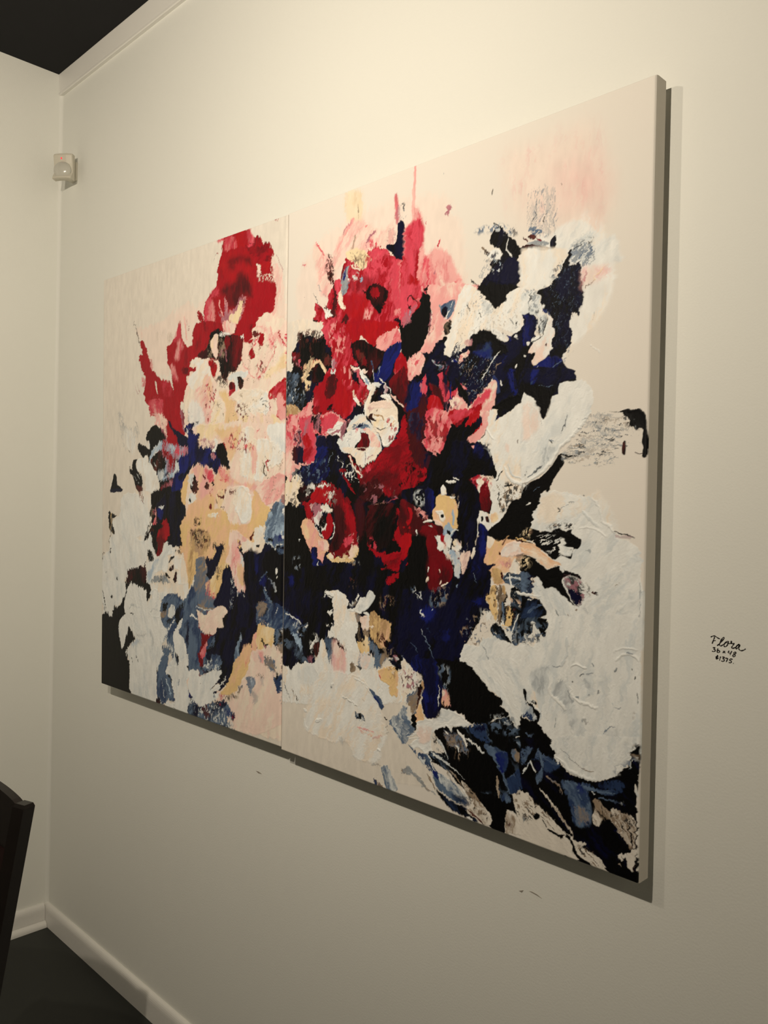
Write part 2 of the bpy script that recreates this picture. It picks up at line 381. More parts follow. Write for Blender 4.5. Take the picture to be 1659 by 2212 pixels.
LEFT_STROKES = '''P base base s2 e2 d0.02 h0.1|-74 1274 912 1249 953 12 -22 8
P white warm s3 e4 d0.05 h0.4 a0.8|24 380 200 604 274 733 351 667 360 428 290 294 324 68 538 9 140 22 21 226
P red dred s1 e4 d0.08 t74.05 m0.4|643 1177 719 1218 821 1164 826 1013 670 968 570 910 536 949 545 1019 595 1082
P mauve dred s1 e6 d0.15 m0.5|346 806 509 797 535 676 449 605 329 604
P blk nav s1 e6 d0.05 t74.72 m0.4|327 668 467 726 679 719 870 511 892 460 898 271 810 195 660 126 533 151 482 314 434 383 337 388 294 540
P pale warm s1 e6 d0.05 t74.7 m0.5|473 884 526 950 671 946 782 998 874 996 889 543 852 510 764 463 684 560 557 664 467 726
P och peach s1 e6 d0.06 t66.75 m0.5|459 629 557 664 797 563 868 553 764 452 692 346 569 334 480 386 441 506
P slate mid s1 e6 d0.1 t66.53 m0.5|315 310 524 390 653 331 573 229 556 119 443 137 393 205
P warm white s1 e5 d0.05 m0.5|310 437 431 457 524 390 482 326 316 297
P warm pale s1 e5 d0.05 m0.4|577 111 699 132 808 238 899 230 906 42 741 50 559 37
P pale pale s6 e8 a0.5 d0.2 h0|189 1067 308 1064 431 1096 494 1086 498 970 400 951 373 909 282 941 248 1015
P taupe base a0.3 s4 d0.5 h0|303 1047 383 1039 398 1011 369 1003 348 1030 310 1007 303 1023
L blk blk a0.55 w1.6 v2.24 d0.35 h0.1|175 1081 182 1085 196 1064 206 1042 217 1019
L mar blk a0.8 w1.91 v1.43 d0.3|199 1054 209 1038 217 1015
L rose pale a0.8 w4.12 v3.17 d0.3|229 1056 227 1043 224 1027
P red red e3 d0.08 t72.15 m0.3|216 1027 235 1026 248 1012 259 992 275 971 282 949 287 937 307 932 316 920 332 914 335 905 353 905 382 898 400 877 415 852 254 864 250 892 252 922 236 936 225 958 215 978 218 990 232 990 227 1008
P rose red a0.6 s6 d0.3 h0.1 t72.14|269 972 290 968 294 940 282 939
P rose red a0.7 s5 d0.3 t53.51|227 924 239 926 252 912 250 897 234 895
L mauve base a0.7 w1.91 d0.5|191 921 195 900 206 882 229 874 236 878
L mauve base a0.7 w1.91 d0.5|208 908 215 892 222 879
P rose red a0.5 s8 t72.71 d0.2|338 905 379 898 400 872 372 855 345 881
P base pale d0.1 e2|305 908 314 899 318 877 324 868 315 874 307 892
P red red d0.06 e3 t82.6 m0.4|430 1058 436 1036 440 1012 452 993 474 978 498 973 499 946 484 942 482 925 495 915 482 906 469 903 475 873 489 860 479 847 412 852 403 876 396 902 393 924 374 945 362 995 384 998 395 1009 412 1016 417 1039
P rose pink a0.8 s8 d0.1 t72.86|418 1000 437 1006 449 981 433 968 428 953 406 957 402 968 413 980
P rose red a0.6 s6 t72.75|398 1011 430 1052 434 1013 401 1002
P dred mar s4 d0.1|443 929 473 929 496 909 474 907 452 916
P dred red a0.6 s8|455 975 499 967 494 941 457 936
P rose pink a0.8 s5 d0.2 t82.52|383 944 400 944 427 904 422 897 402 903
L pink pale a0.8 w5.9 v2.95 d0.3|452 1063 456 1030 465 1000
L mauve dred a0.8 w2.06 d0.3|463 1053 463 1037
L mauve dred a0.8 w1.76 d0.4|475 1034 471 1020
P red red d0.08 e3 t110.23 m0.3 r0|254 867 487 849 447 836 439 823 445 798 455 768 463 757 464 731 437 717 424 688 367 692 354 720 353 738 373 743 369 774 333 803 281 814 274 841
P rose pink a0.75 s6 d0.3 t110.53 m0.5|270 853 316 859 352 856 356 826 342 802 305 814 281 815
P pink pale d0.3 s4 t118.54 m0.6|281 814 347 814 377 791 372 770 376 746 358 759 336 784 288 787
P base base d0.2 e3|278 811 309 809 318 791 288 781 276 788
P red red d0.2 t73.08 m0.3|369 781 401 784 430 750 431 724 398 694 363 697 353 735 376 743
P grey base a0.5 s8 d0.45 h0.1 t111.57|91 835 122 828 144 794 209 791 223 763 202 740 184 699 143 717 108 760
L blk grey a0.7 w2.28 v0.98 d0.5|116 812 127 795 124 786
L blk grey a0.6 w2.22 v0.95 d0.5|193 805 213 784 220 765 217 756
P white base a0.6 s6 d0.2|121 776 194 773 196 709 150 726
L blk blk a0.8 w2.25 d0.3|163 716 173 714
P blk blk e4 d0.12|309 787 328 782 346 772 355 756 369 746 344 738 306 724 291 698 283 678 270 700 248 698 225 716 213 735 234 736 259 729 278 720 284 731 262 744 264 763 282 775
P base cool d0.2 e3|256 738 277 744 287 722 275 719
P sky cool d0.12 t41.45 m0.6|338 738 353 735 348 717 321 713 301 700 286 678 285 697 303 721
P blk brn d0.15 e3|339 715 354 707 361 689 376 681 356 668 324 653 302 669 289 683 301 700
L cool grey a0.8 w1.84 d0.5|310 684 323 668
L cool grey a0.8 w1.83 d0.5|325 693 340 680
P mauve sky d0.35 e4 m0.6|353 735 397 733 464 723 492 708 466 692 419 680 445 653 423 640 366 631 324 647 356 663 370 678 357 704
P red dred d0.35 e5|357 719 401 709 424 688 420 658 394 657 382 676 360 698
P rose sky d0.4 e5|409 721 459 725 481 707 438 693 418 706
P sky cool d0.2|388 730 411 728 420 714 409 712 395 718
P cool sky d0.2 m0.6|421 683 444 672 448 653 423 640 383 643 383 652 422 658
P cool slate d0.2|326 655 359 663 368 649 351 636 336 631
L nav slate a0.9 w2.41 d0.3|365 645 377 651 392 645 369 633
P nav nav d0.05 e2 m0.2|377 797 407 775 450 755 480 746 507 746 508 722 492 706 475 721 434 726 427 748 395 769
P blu nav d0.1 e3 m0.5|473 777 500 777 506 752 509 671 483 657 462 628 455 605 402 604 420 650 445 655 436 677 438 690 482 701 492 706 475 730 480 753 463 760
L cool blu d0.4 w2.92|474 768 480 759 488 760
P nav blk d0.1 m0.6|434 643 467 654 494 670 509 678 510 660 473 645 454 628
P dred mauve d0.3 m0.5|358 619 392 631 409 636 410 619 378 610 352 604 343 613
P white base d0.1 e3|204 688 251 698 264 694 286 680 302 661 327 645 340 604 252 604 244 629 240 654 211 670
P blk blk d0.1 e3|197 693 216 694 210 685 214 667 237 652 247 637 245 619 248 604 220 604 200 626 189 645 176 651 168 674 185 663 188 685
L cool grey a0.8 w2.23 d0.5|202 642 212 632 229 626
L cool grey a0.8 w1.9 d0.5|212 645 231 634
P brn mar a0.9 s3|213 619 245 619 248 604 223 604
P blk nav d0.05 e2 m0.4|74 654 92 647 96 623 120 614 126 603 58 603 61 619 68 638
P nav nav d0.05 e2 r0|58 608 124 608 119 598 93 600 57 597
P white cool d0.06 e5 a0.85 h0.8 m0.35 t112.11|141 594 233 594 259 563 297 545 286 517 269 485 219 467 257 463 300 486 307 456 287 425 266 396 216 381 170 371 145 334 16 323 9 403 55 423 57 460 84 481 69 510 113 531 119 570
P brn pale d0.35 e4|226 604 245 604 252 585 256 566 234 578
P blk och e3 d0.1 m0.25|47 536 68 535 100 529 76 520 73 505 88 478 74 475 50 493
L blk grey w1.5 d0.4|72 537 60 470 54 453 56 435
L blk grey w2.33 d0.4|69 432 59 416
L blk grey w1.35 d0.3|23 419 12 409 11 375
L blk grey w1.67 d0.3|40 362 33 354
L blk blk w1.64 d0.2|110 349 111 341
P blk taupe d0.25 e4 m0.5|285 549 303 558 316 539 310 527 292 531
P blk brn d0.12 e3 m0.2|311 505 361 519 387 529 397 508 395 475 372 468 330 481 305 493 285 475 257 463 269 480 293 497
L blk taupe w2.18 d0.35|295 516 281 498 263 478
P pink rose d0.25 e3|318 558 327 552 332 518 314 505 305 511 319 533
P rose mauve a0.9 d0.3|303 551 321 555 322 539 310 531
P blk nav d0.06 e3 m0.5|344 574 365 589 422 604 450 605 456 575 484 557 482 542 458 522 451 495 457 476 461 457 430 454 416 451 410 461 393 457 389 475 403 490 387 523 358 522 332 512 324 558
P blu nav d0.1 m0.3|333 552 360 554 361 531 346 525 331 534
P cool cool d0.1|339 558 368 565 360 553 336 554
P red dred d0.08 m0.4|347 516 382 526 399 508 395 484 375 471 356 432 347 424 335 426 334 454 336 488 364 513
P dred mar a0.9 s4 d0.1|333 475 375 473 358 440 347 424 332 432
P blk taupe d0.15 m0.3|306 482 333 478 335 431 320 432 307 453 302 471
L cool slate w1.84 d0.4|316 444 326 430 341 421
P blk slate d0.25 e4 m0.3|286 442 308 437 320 427 321 412 297 401 287 411 283 428
P blk mar e4 d0.1|170 375 222 383 238 390 263 391 269 407 272 394 279 373 280 345 165 336 174 355
P white cool d0.1 h0.8 t64.9 m0.4|285 464 303 483 310 456 332 423 361 437 378 468 392 472 393 457 410 458 416 448 433 444 391 427 397 412 381 382 351 388 322 373 305 347 280 345 279 379 287 400 321 410 317 419
P sky cool a0.8 d0.2 s4|282 376 303 387 321 410 344 418 342 408 313 376 299 347 280 345
P warm white d0.12 m0.4 h0.7|400 415 425 429 448 433 489 424 503 402 494 363 445 359 446 392 420 408 403 406
P blk mar d0.2 e3|396 416 408 428 428 432 411 420 399 411
P blk mar d0.15 e3|409 405 423 409 421 399 410 390 398 394
P blk mar d0.12 e3|435 394 441 376 433 361 422 369
P blk mar d0.2 e3|384 384 404 375 402 370 384 372
P taupe blk d0.4 e4|430 445 458 447 467 440 456 435 430 440
P grey blk d0.3 m0.5|322 370 352 377 381 375 411 359 402 355 302 347
P blk blk e2 d0.03 h0.15 r0|16 228 80 236 83 259 131 267 152 334 280 348 305 332 291 299 183 224 223 182 179 151 189 71 183 47 6 34
P white cool e5 d0.1 h0.8 t102.91 m0.3 r0|3 324 155 336 147 288 124 267 90 260 80 236 55 234 30 248 10 280
L blk blk w3.02 v1.68 d0.3|17 301 29 274 44 252
L blk grey w2.35 d0.5|22 268 30 250 30 237
P blk blk d0.1|71 294 83 292 80 282 71 286
P white cool e3 d0.04 h1.2 t112.41 m0.25 r0|178 330 208 338 230 335 253 329 275 326 285 296 295 277 308 275 359 279 362 258 378 235 398 230 390 214 371 186 369 155 353 115 344 124 345 75 199 50 194 97 190 124 199 146 179 147 173 125 169 139 179 148 217 173 220 187 203 201 183 213 171 188 162 165 146 142 135 162 123 191 129 226 159 244 154 263 163 303
P white cool e3 d0.1 h1 t73.43 m0.4|297 319 324 335 348 326 355 306 364 288 357 254 302 260 289 281 301 300 315 311
P white cool e3 d0.1|354 325 368 331 392 320 366 307 357 309
L blk blk w1.91 d0.1|191 250 209 253
L grey cool w3.46 v1.57 a0.7 d0.2 h0.4|187 267 213 277 239 272 246 268
L grey cool w7.68 v4.61 a0.55 d0.15 h0.7 s5|307 211 320 187 312 162
L grey cool w2.5 a0.5 d0.2 h0.6|229 192 261 194 283 200
L grey sky w6.31 a0.5 s5 d0.2|201 161 230 171 249 180
L grey cool w1.84 a0.5 d0.2 h0.6|302 270 323 279 353 275
L grey sky w4.75 a0.6 s5 d0.3|215 142 222 129
L blk grey w1.59 d0.4|201 134 210 116 212 100
L blk grey w1.57 d0.4|232 133 242 122
L grey cool w2.21 a0.5 h0.6|219 218 235 224 247 223
P slate mid d0.15 e3 t58.95 m0.5|361 303 403 329 451 330 463 322 479 318 522 337 525 250 529 127 501 175 466 243 441 243 419 213 385 201 371 186 393 222 412 243 362 267
P blk mid d0.2 t58.94 m0.4|439 287 477 318 475 291 465 258 441 246 434 269
P blk nav d0.2 t46.07|370 295 396 305 390 287 371 274
P taupe slate d0.3|362 273 396 286 394 270 368 252
P warm cool d0.15 t73.92|397 280 413 297 430 295 434 278 417 264 397 265
P blk slate d0.3 m0.4 t46.66|392 255 431 269 415 249 398 241
L cool white w2.1 v1.5 d0.2|432 260 401 232 371 189
L slate cool w2.11 d0.3|399 217 374 188
P white cool d0.06 e3 t111.09 h0.8 r0|473 272 468 249 455 239 461 222 478 218 492 188 501 167 523 159 513 150 497 148 529 127 530 107 395 91 396 129 430 160 431 190 427 220 441 244
P slate mid a0.9 d0.25|457 242 466 231 478 221 467 220 455 230
P blk slate d0.2 m0.3|438 174 452 169 458 156 450 140 441 158
P slate blk d0.25 t73.97 m0.5 r0|374 183 400 182 432 170 401 157 402 133 395 91 345 83 356 117 369 155
P cool slate d0.35 t59.05|394 192 414 199 429 179 424 163 406 179 394 180
L white white w2.89 d0.1 h1|501 180 511 183 514 179
P nav blk d0.1 m0.5|497 146 513 143 524 137 511 134
P slate nav d0.25 t74.47 m0.6|477 247 524 265 527 187 501 182 492 191
P blk blk e2 d0.02 h0.1 r0|3 57 169 116 189 103 194 62 192 36 205 21 111 18 12 18
P white cool e4 d0.04 h0.7 t102.38 m0.35 r0|190 154 370 179 368 146 352 116 344 127 345 43 337 20 282 20 218 20 199 31 195 49 207 64 199 92 188 122
L blk slate w1.42 d0.4|230 135 240 123
L blk grey w1.91 d0.4|198 130 209 106
P slate mid d0.15 t74.09 m0.6 e3|374 157 403 161 401 136 393 107 419 108 429 74 441 48 424 44 407 46 396 32 361 29 348 51 346 109 360 132
L blk blk w1.83 v1.22 d0.2|346 115 347 87 345 81
P blk mar d0.1|343 35 360 38 367 27 387 28 387 22 367 22 340 23
L blk blk w3.57 d0.2|407 107 422 94 428 80
L cool sky w2.98 d0.3|393 95 411 77 424 55
L cool sky w1.81 d0.4 a0.8|370 100 380 72 390 43
P white cool d0.05 t82.96 h0.7 m0.3|398 132 449 140 497 180 519 157 503 147 528 135 554 148 549 134 504 123 503 90 520 60 521 27 453 22 396 22 401 36 441 47 429 77 419 108 393 109
L slate cool w2.67 d0.5 a0.7|433 102 428 89 434 72
L slate cool w2.64 d0.5 a0.7|461 107 459 91
L blk grey w1.33 d0.3|430 30 439 34 447 27 436 28
P pale warm d0.05 e3 t92.08 m0.5 h0.5|502 119 597 145 600 64 580 58 546 65 519 82 503 96
P blu nav d0.2 m0.6|503 90 528 74 546 63 560 60 600 62 602 26 521 25 534 51 515 66
P cool sky d0.35|520 67 536 70 542 48 555 51 532 33 521 41
P nav blk a0.9 d0.2 s4|534 37 555 44 568 33 561 25 540 26
P dred nav d0.2 m0.4|571 42 601 54 602 26 576 26
P slate nav d0.25 t74.78 m0.6|491 191 560 203 591 196 597 149 573 134 551 142 554 149 522 154 513 179
P dred red d0.2 m0.4|539 192 563 195 571 176 577 154 583 141 557 137 556 160 545 175
P blk nav d0.2|498 148 514 147 517 136 504 138
P pale pale s8 e6 a0.55 d0.2 h0 r0|416 1075 506 1077 549 1094 522 1034 417 1049
P pale pink s8 e4 a0.7 d0.25 h0.1 t75.09|817 1149 864 1118 875 1077 882 984 823 992 838 1083
P rose red s5 e4 d0.12 t83.14 m0.5|597 1236 629 1236 732 1235 743 1222 756 1202 749 1189 719 1174 631 1180 624 1224 605 1228
P red vred s3 e3 d0.08 t73.96 m0.4|629 1235 732 1234 738 1198 719 1189 631 1186
P rose pink a0.6 s5 t83.09 d0.3|629 1232 671 1232 688 1196 668 1188 633 1186
P rose pink a0.5 s6 t83.3|725 1232 743 1221 753 1200 734 1195
P red red e4 d0.06 m0.4 t74.2|620 1197 630 1200 652 1199 714 1193 757 1173 770 1147 771 1095 840 1088 842 1047 829 1017 798 1021 774 1013 765 1000 637 1018 548 1031 549 1087 574 1101 595 1119 605 1154
P dred red e4 d0.25 t8.54 m0.6|719 1195 768 1183 793 1181 814 1183 824 1168 835 1160 834 1146 820 1137 821 1120 802 1114 783 1124 777 1144 745 1164 732 1181
P red vred d0.2 t41.58|782 1150 820 1137 816 1118 800 1114 785 1124
L dred mar w1.46 d0.4|738 1198 768 1189 795 1181
P red red d0.06 t74.81 m0.3|754 1105 840 1088 842 1047 831 1016 796 1022 760 1004 748 1055
S pale base w3 d0.45|767 1146 782 1142 788 1112 807 1113 823 1125 822 1148 841 1145 843 1088 807 1093 771 1103
P pale base d0.3 e3|767 1146 780 1142 783 1124 778 1108 770 1112
P vred red a0.8 s10 d0.1 h0.1|620 1179 667 1194 719 1183 760 1149 767 1096 747 1084 722 1103 633 1134
P dred mar a0.9 s10 d0.05 h0.1 m0.4|652 1176 684 1176 735 1166 748 1148 740 1145 715 1158 679 1163 674 1145 664 1143 653 1151
P mar dred a0.95 s12 d0.03 h0.1 m0.5|690 1131 711 1130 734 1116 747 1092 750 1069 733 1072 723 1081 708 1076 696 1057 667 1053 651 1067 642 1084 623 1093 617 1106 644 1115 686 1113
P mar dred a0.7 s14 d0.05 h0.1|696 1129 721 1118 730 1090 710 1076 688 1059 662 1057 656 1077 697 1093
L dred dred w4.6 a0.5 s10|621 1154 625 1136
P rose pink s5 a0.75 d0.2 t73.56 m0.4|549 1088 574 1095 591 1071 598 1039 588 1025 548 1031
P rose red s6 a0.7 d0.2 t55.43|574 1106 601 1118 612 1095 580 1091
P red dred d0.2 t64.03|514 1072 530 1061 548 1037 548 1031 534 1033 516 1054
P mauve pink d0.3 t74.16 m0.6|634 1082 648 1074 657 1051 678 1048 688 1059 705 1077 730 1075 731 1065 721 1045 717 1027 695 1010 621 1020 636 1042
P cream pale d0.1 h1 t56.77|705 1068 713 1059 711 1040 704 1023 689 1014 668 1018 658 1030 668 1038 688 1042
S brn pink w3 d0.35|708 1070 728 1067 722 1039 707 1032
L pale pink w2.15 d0.25|610 1083 619 1063 631 1040
L mauve pale w3.06 d0.4 a0.7|611 1054 631 1034 637 1018
P pale warm h1 d0.05 e3 t43.3 m0.5 r0|765 1003 779 1013 798 1020 819 1020 845 1006 882 987 883 964 771 979
L blk grey w1.86 d0.5 a0.7|601 1198 587 1195 582 1183
L red dred w2.16 d0.2|598 1198 606 1199
L mauve grey w1.26 d0.4 a0.8|843 1150 864 1120 869 1100
L dred red w1.07 d0.3|638 1274 641 1270
L red rose w1.44 a0.7 d0.2|840 1233 838 1226
L red rose w1.44 a0.8 d0.2|846 1231 846 1224
P red dred d0.06 t83.11 m0.3 r0|508 1039 637 1021 637 1000 690 993 689 1014 770 1005 756 984 754 958 717 963 716 919 618 929 568 941 475 957 474 980 492 986
P red red e3 r0|475 972 517 950 476 944 512 928 501 910 477 906
P blk mar e4 d0.15 m0.35|575 1000 610 1013 632 998 638 988 675 989 716 975 717 945 711 913 691 897 662 894 652 877 642 881 619 901 616 929 591 938 554 942 516 956 556 964 567 978
P mar dred d0.15 t83.26 m0.5|670 984 716 973 715 924 693 900 675 917 673 950
P dred red d0.15 t74.12|646 984 662 980 662 965 650 953 639 951 638 969
L mauve dred w1.82 d0.2|644 957 648 935 654 919
P mar blk a0.9 t41.05 d0.15|519 959 562 966 568 941 540 944
P taupe mauve d0.35 m0.5 t41.85|617 963 639 966 639 945 624 932 618 947
S taupe blk w4 d0.4|572 990 643 979 640 933 568 941
P pale cream d0.1 h0.8 t73.83|581 986 599 1000 613 994 611 973 615 951 607 936 590 951 576 974
P pale pink d0.1 h0.7 r0|631 1022 687 1014 682 994 669 990 637 1000
P white white d0.1 e2|616 998 654 995 664 987 627 991
P white white d0.1 e2|706 982 721 980 719 971 709 977
P vred dred d0.15 t56.58 m0.5|577 937 594 933 608 918 603 894 592 889 581 908 572 928
P pale warm e4 d0.05 h1 t65.83 m0.5 r0|488 942 508 950 537 947 569 928 580 915 584 893 598 885 608 906 625 889 658 867 664 837 690 844 695 852 721 850 722 880 744 889 714 898 718 918 715 942 719 959 737 956 742 963 761 972 753 990 775 999 822 1001 882 992 886 861 823 834 829 793 859 791 860 777 889 772 890 747 482 767 477 907 500 913 520 925 497 923 485 931
P white warm d0.1 h1 t41.29 a0.9 r0|488 940 508 950 537 946 566 928 581 908 576 887 543 867 490 869 477 896 500 913 520 925
P peach pink d0.2 s5 a0.7 h0.5 t64.96 m0.5|553 902 581 893 593 870 594 847 573 816 538 828 526 860 537 869
P pink pale d0.25 s6 a0.7 t42.5|514 871 554 869 581 832 596 793 574 769 545 796 503 838
P och peach s6 d0.2 a0.8 t74.43 m0.4|621 852 653 850 664 834 696 825 692 802 706 762 640 766 652 804 635 830
P och cream a0.7 s5|627 847 659 846 665 829 643 829
P warm cream d0.1 h1.2 t57.52 m0.4|597 831 643 828 644 802 640 766 586 769 590 809
P warm white d0.06 h1.2 e4 t23.34 m0.5|675 836 721 850 751 845 804 839 824 824 829 793 809 780 733 784 697 796 701 819
P white warm d0.06 h1.2 t33.47|771 831 804 837 824 824 829 793 813 781 782 796 771 817
P pale cream d0.1 h0.8 r0|723 785 858 780 854 749 724 755
P pink pale s4 a0.8 d0.2 t58.59 h0.8|760 995 799 991 828 980 838 962 846 972 865 972 877 943 871 927 852 952 834 928 819 956 795 983
L red rose w1.68 d0.2|856 972 867 958 879 937
L rose pink w2.27 d0.2 a0.8|823 984 837 965 840 945
L rose rose w1.7 a0.8 d0.2|828 957 843 936 841 922
L rose red w1.25 d0.2|883 967 886 886
P cream och s5 a0.75 d0.2 t44.83 m0.5 h0.6|880 923 885 892 865 883 818 865 801 869 817 885 854 898
L pink rose w2.87 a0.7 s4 d0.3|837 920 821 901 803 881 779 868
L pink rose w2.35 a0.7 d0.3|721 912 744 889 770 869
P red vred d0.06 e2|785 979 797 973 803 958 798 943 784 946 779 959 785 969
P dred brn d0.15|758 982 778 981 785 972 761 970
P red red d0.06 e2|760 946 767 930 765 919 748 921 746 936
P red dred d0.06 e2|742 963 761 966 757 959 747 956
L rose red w1.3 d0.2|757 946 781 968
L brn red w0.87 d0.2|748 946 773 967
P red dred d0.1|782 940 786 940 784 936
S dred rose w4 d0.3|773 907 816 905 799 864 779 868
P vred rose e2 d0.1 t24.1 m0.4|826 836 869 855 886 861 889 775 860 775 856 819 829 816
P pink rose s4 d0.2 m0.4 t75.61|858 825 874 826 889 796 890 769 860 777
S pale red w4 d0.5|828 828 851 831 857 811 833 812
L mauve dred w1.7 d0.2|831 810 833 793
P cool white d0.1 h0.8|663 885 678 894 724 893 744 886 730 876 694 879 674 874 658 880
P cool white d0.06 h0.8 e2|684 883 699 883 703 849 693 847
P brn blk d0.1 e2|699 883 720 878 725 867 721 852 705 854
P dred mar d0.1 e2|666 870 687 869 690 853 666 852
P red rose d0.1 e2 m0.4|666 852 692 853 685 844 664 837
S blk brn w4 d0.45|598 890 641 893 663 870 648 853 621 868 609 875
S dred rose w5 d0.18|542 878 604 875 606 829 574 794 556 826
L dred red w3.09 d0.1|594 842 600 836
L dred red w3.12 d0.1|570 790 573 782
K taupe blk w9 a0.7|674 848 823 836 831 756 646 766 681 803
K taupe brn w8 a0.7|717 945 835 974 849 904 804 846 725 873
K taupe blk w8 a0.8|595 827 644 823 640 766 586 769
L blk grey w1 d0.1|803 815 824 810
L blk grey w1 d0.1|802 808 825 797
L blk grey w0.86 d0.1|791 818 805 823
S dred brn w4 d0.22|696 816 742 809 734 761 698 772
S blk slate w4 d0.4|480 819 501 814 499 789 482 784
P white cool d0.1 a0.8 s4|486 831 515 837 559 798 540 771 488 774
P blu nav d0.15 r0|482 780 505 779 500 767 482 767
S nav blk w4 d0.4|493 783 528 783 523 772 494 773
P pale warm e4 d0.05 h0.9 t66.58 m0.4 r0|523 775 890 756 888 670 887 586 860 577 813 571 766 556 767 512 492 502 487 630 492 652 530 674 618 644 628 663 671 659 659 701 642 723 609 737 536 746
P cream pale d0.1 h0.8 t74.12 m0.4|523 772 646 766 631 733 609 737 598 728 561 742 534 718
P och peach a0.8 s6 d0.2 t44.62 m0.5|608 758 667 761 719 762 709 733 686 680 670 680 647 720 620 742
P peach pink a0.7 s6 d0.25 t74.58|647 735 688 745 685 710 664 704 642 723
P nav blu e4 d0.08 m0.4 t57.8 r0|482 764 506 752 535 751 534 718 565 715 593 717 620 719 642 722 659 701 670 674 672 659 649 664 625 661 618 644 590 662 544 670 521 677 492 668 486 668
P blu nav a0.9 d0.2 m0.5 r0|482 761 500 752 530 746 525 721 509 677 485 678
P blk nav d0.06|610 717 642 722 659 701 672 660 638 669 616 694
P mauve pale d0.3|585 702 610 701 613 686 594 685
S pale mauve w3 d0.5|533 743 615 727 599 703 576 719 534 718
P white warm d0.1 e3|604 734 620 729 618 715 607 703 593 706 610 718
P white cool d0.05 h0.8 r0|824 759 890 756 890 697 856 696 829 733
P warm white d0.06 h1.1 t83.59 m0.5|724 756 774 750 774 730 841 726 878 698 875 667 834 657 807 628 758 634 718 646 716 679 711 700
P white warm d0.06 h1 t91.99|719 679 752 678 753 649 738 643 720 646
P pink peach s5 a0.7 d0.3 t83.54|735 714 775 721 788 689 777 643 762 658 761 690
L rose dred w2.28 d0.15|833 679 819 671 829 654
L taupe blk w2.57 d0.15|813 663 813 651 823 642
L blk blk w1.71 d0.1|828 635 829 632
L taupe blk w1.44 d0.2|798 618 795 613
L rose mauve w2.02 d0.3 a0.8|793 751 784 743
L rose mauve w1.72 d0.3 a0.8|819 745 813 728
S rose brn w4 d0.25|668 746 734 746 775 718 756 696 674 707
L rose red w1.82 d0.2|645 723 658 705
P peach pink s5 a0.8 d0.12 t74.41 m0.5 h0.8|498 655 530 671 578 663 612 641 633 660 671 659 687 635 729 620 667 617 641 583 582 567 530 574 522 629
P rose pink s4 d0.2 m0.4 t65.88|561 664 601 654 607 629 585 626 565 645
P rose pink s4 d0.3 a0.8|622 663 649 661 674 641 672 626 651 629 634 644
K rose pale w7|622 661 676 656 682 629 629 629
P pink peach s5 a0.8 d0.2 t46.83|729 623 778 623 788 605 764 602
P och peach e4 d0.06 t59.63 m0.5 h0.6 r0|496 553 542 566 603 598 599 560 664 556 691 515 765 570 774 607 808 588 818 574 842 563 826 546 811 514 492 502
P peach och s5 d0.1 t74.38 m0.5 r0|489 575 553 585 603 598 610 552 643 541 665 514 498 508
P pale warm h1 d0.05 t59.79 e3 m0.5|652 602 714 617 752 605 767 578 771 550 757 526 717 516 691 518 658 561
P white warm h1.2 d0.05 t75.17 e3 m0.4|716 617 739 612 762 595 770 567 766 541 742 526 724 533 700 569 689 578
L white white w2.07 h1.5 d0.1|700 565 716 546 729 527
L white white w1.61 h1.5 d0.1|721 618 747 610 764 591
P white cream d0.05 h0.9 e2|585 545 610 549 632 544 611 537 583 538
P cream peach d0.1 h0.8|622 605 646 609 652 591 637 562 653 553 632 556 620 575
P blk brn d0.1 e3|571 629 583 620 586 612 575 606 563 612 574 620
P blk nav d0.1 e3|599 632 607 626 602 617 597 620
P blk dred d0.15|553 648 565 642 563 632 557 636
L vred red w1.39 d0.2|594 608 592 601 600 591
P brn dred d0.1|622 597 652 593 647 585 630 592
P dred brn d0.1|593 572 601 561 593 555 587 564
L brn blk w1.82 d0.2|634 566 653 562
L brn taupe w2.45 d0.3|617 586 623 574
S brn dred w4 d0.25|635 611 709 609 709 596 646 596
P blk brn d0.12 t82.89 m0.3|510 645 525 634 532 604 512 601 494 614 499 630
P cool pale d0.2 e3 r0|487 646 510 647 508 620 500 614 487 630
P white cool d0.1 h0.7 r0|489 591 509 599 527 595 513 575 501 569 490 566
L blk blk w4.79 d0.1|495 585 497 577
P pale pink h1 d0.05 t47.69 m0.5|783 608 811 628 835 634 889 645 889 600 869 586 837 574 818 574 803 591
K taupe rose w9 a0.8|809 700 887 697 891 600 813 585 783 605
P sky slate d0.15 t48.43 m0.5 r0|882 593 896 586 896 517 822 514 831 549 842 563 869 578
P slate blk d0.15 m0.4 t48.29|839 566 871 583 867 561 856 553 847 558
P mauve taupe d0.2|880 595 893 596 892 578 882 583
L cool white w1.39 d0.2|889 572 892 523
S slate blk w5 d0.3|828 551 861 558 847 538 829 537
S blk tan w5 d0.35|514 534 549 538 550 510 509 509
P nav blk e3 d0.04 h0.3 m0.6 t75.47 r0|648 413 734 473 821 480 899 484 906 293 805 275 650 255 652 286 677 319 613 320 649 377
P peach och e4 d0.06 t59.76 m0.5 h0.6 r0|492 511 827 523 820 506 777 515 763 495 743 502 713 486 678 458 657 438 636 428 651 459 613 472 608 466 619 445 558 438 536 428 497 364
P tan taupe a0.7 s6 d0.25 t74.35 m0.5|498 499 584 505 597 465 564 442 518 436
S blk brn w5 d0.35|498 505 590 502 586 460 535 456 511 477
S taupe blk w4 d0.3|585 471 645 483 667 451 636 446
P och tan d0.15 t74.26 r0|494 447 538 442 536 421 525 389 497 348
P pale pink h0.8 d0.06 t83.5 m0.4|681 512 758 488 768 485 764 467 737 455 723 484 708 486 719 469 740 435 744 392 750 371 743 364 735 366 715 356 696 393 674 424 663 430 678 458
P peach och s4 d0.15 a0.8 t83.52|715 430 740 423 744 385 732 375 716 397
L rose pink w3.87 v1.78 a0.7 s4 d0.3|702 444 705 423 708 403
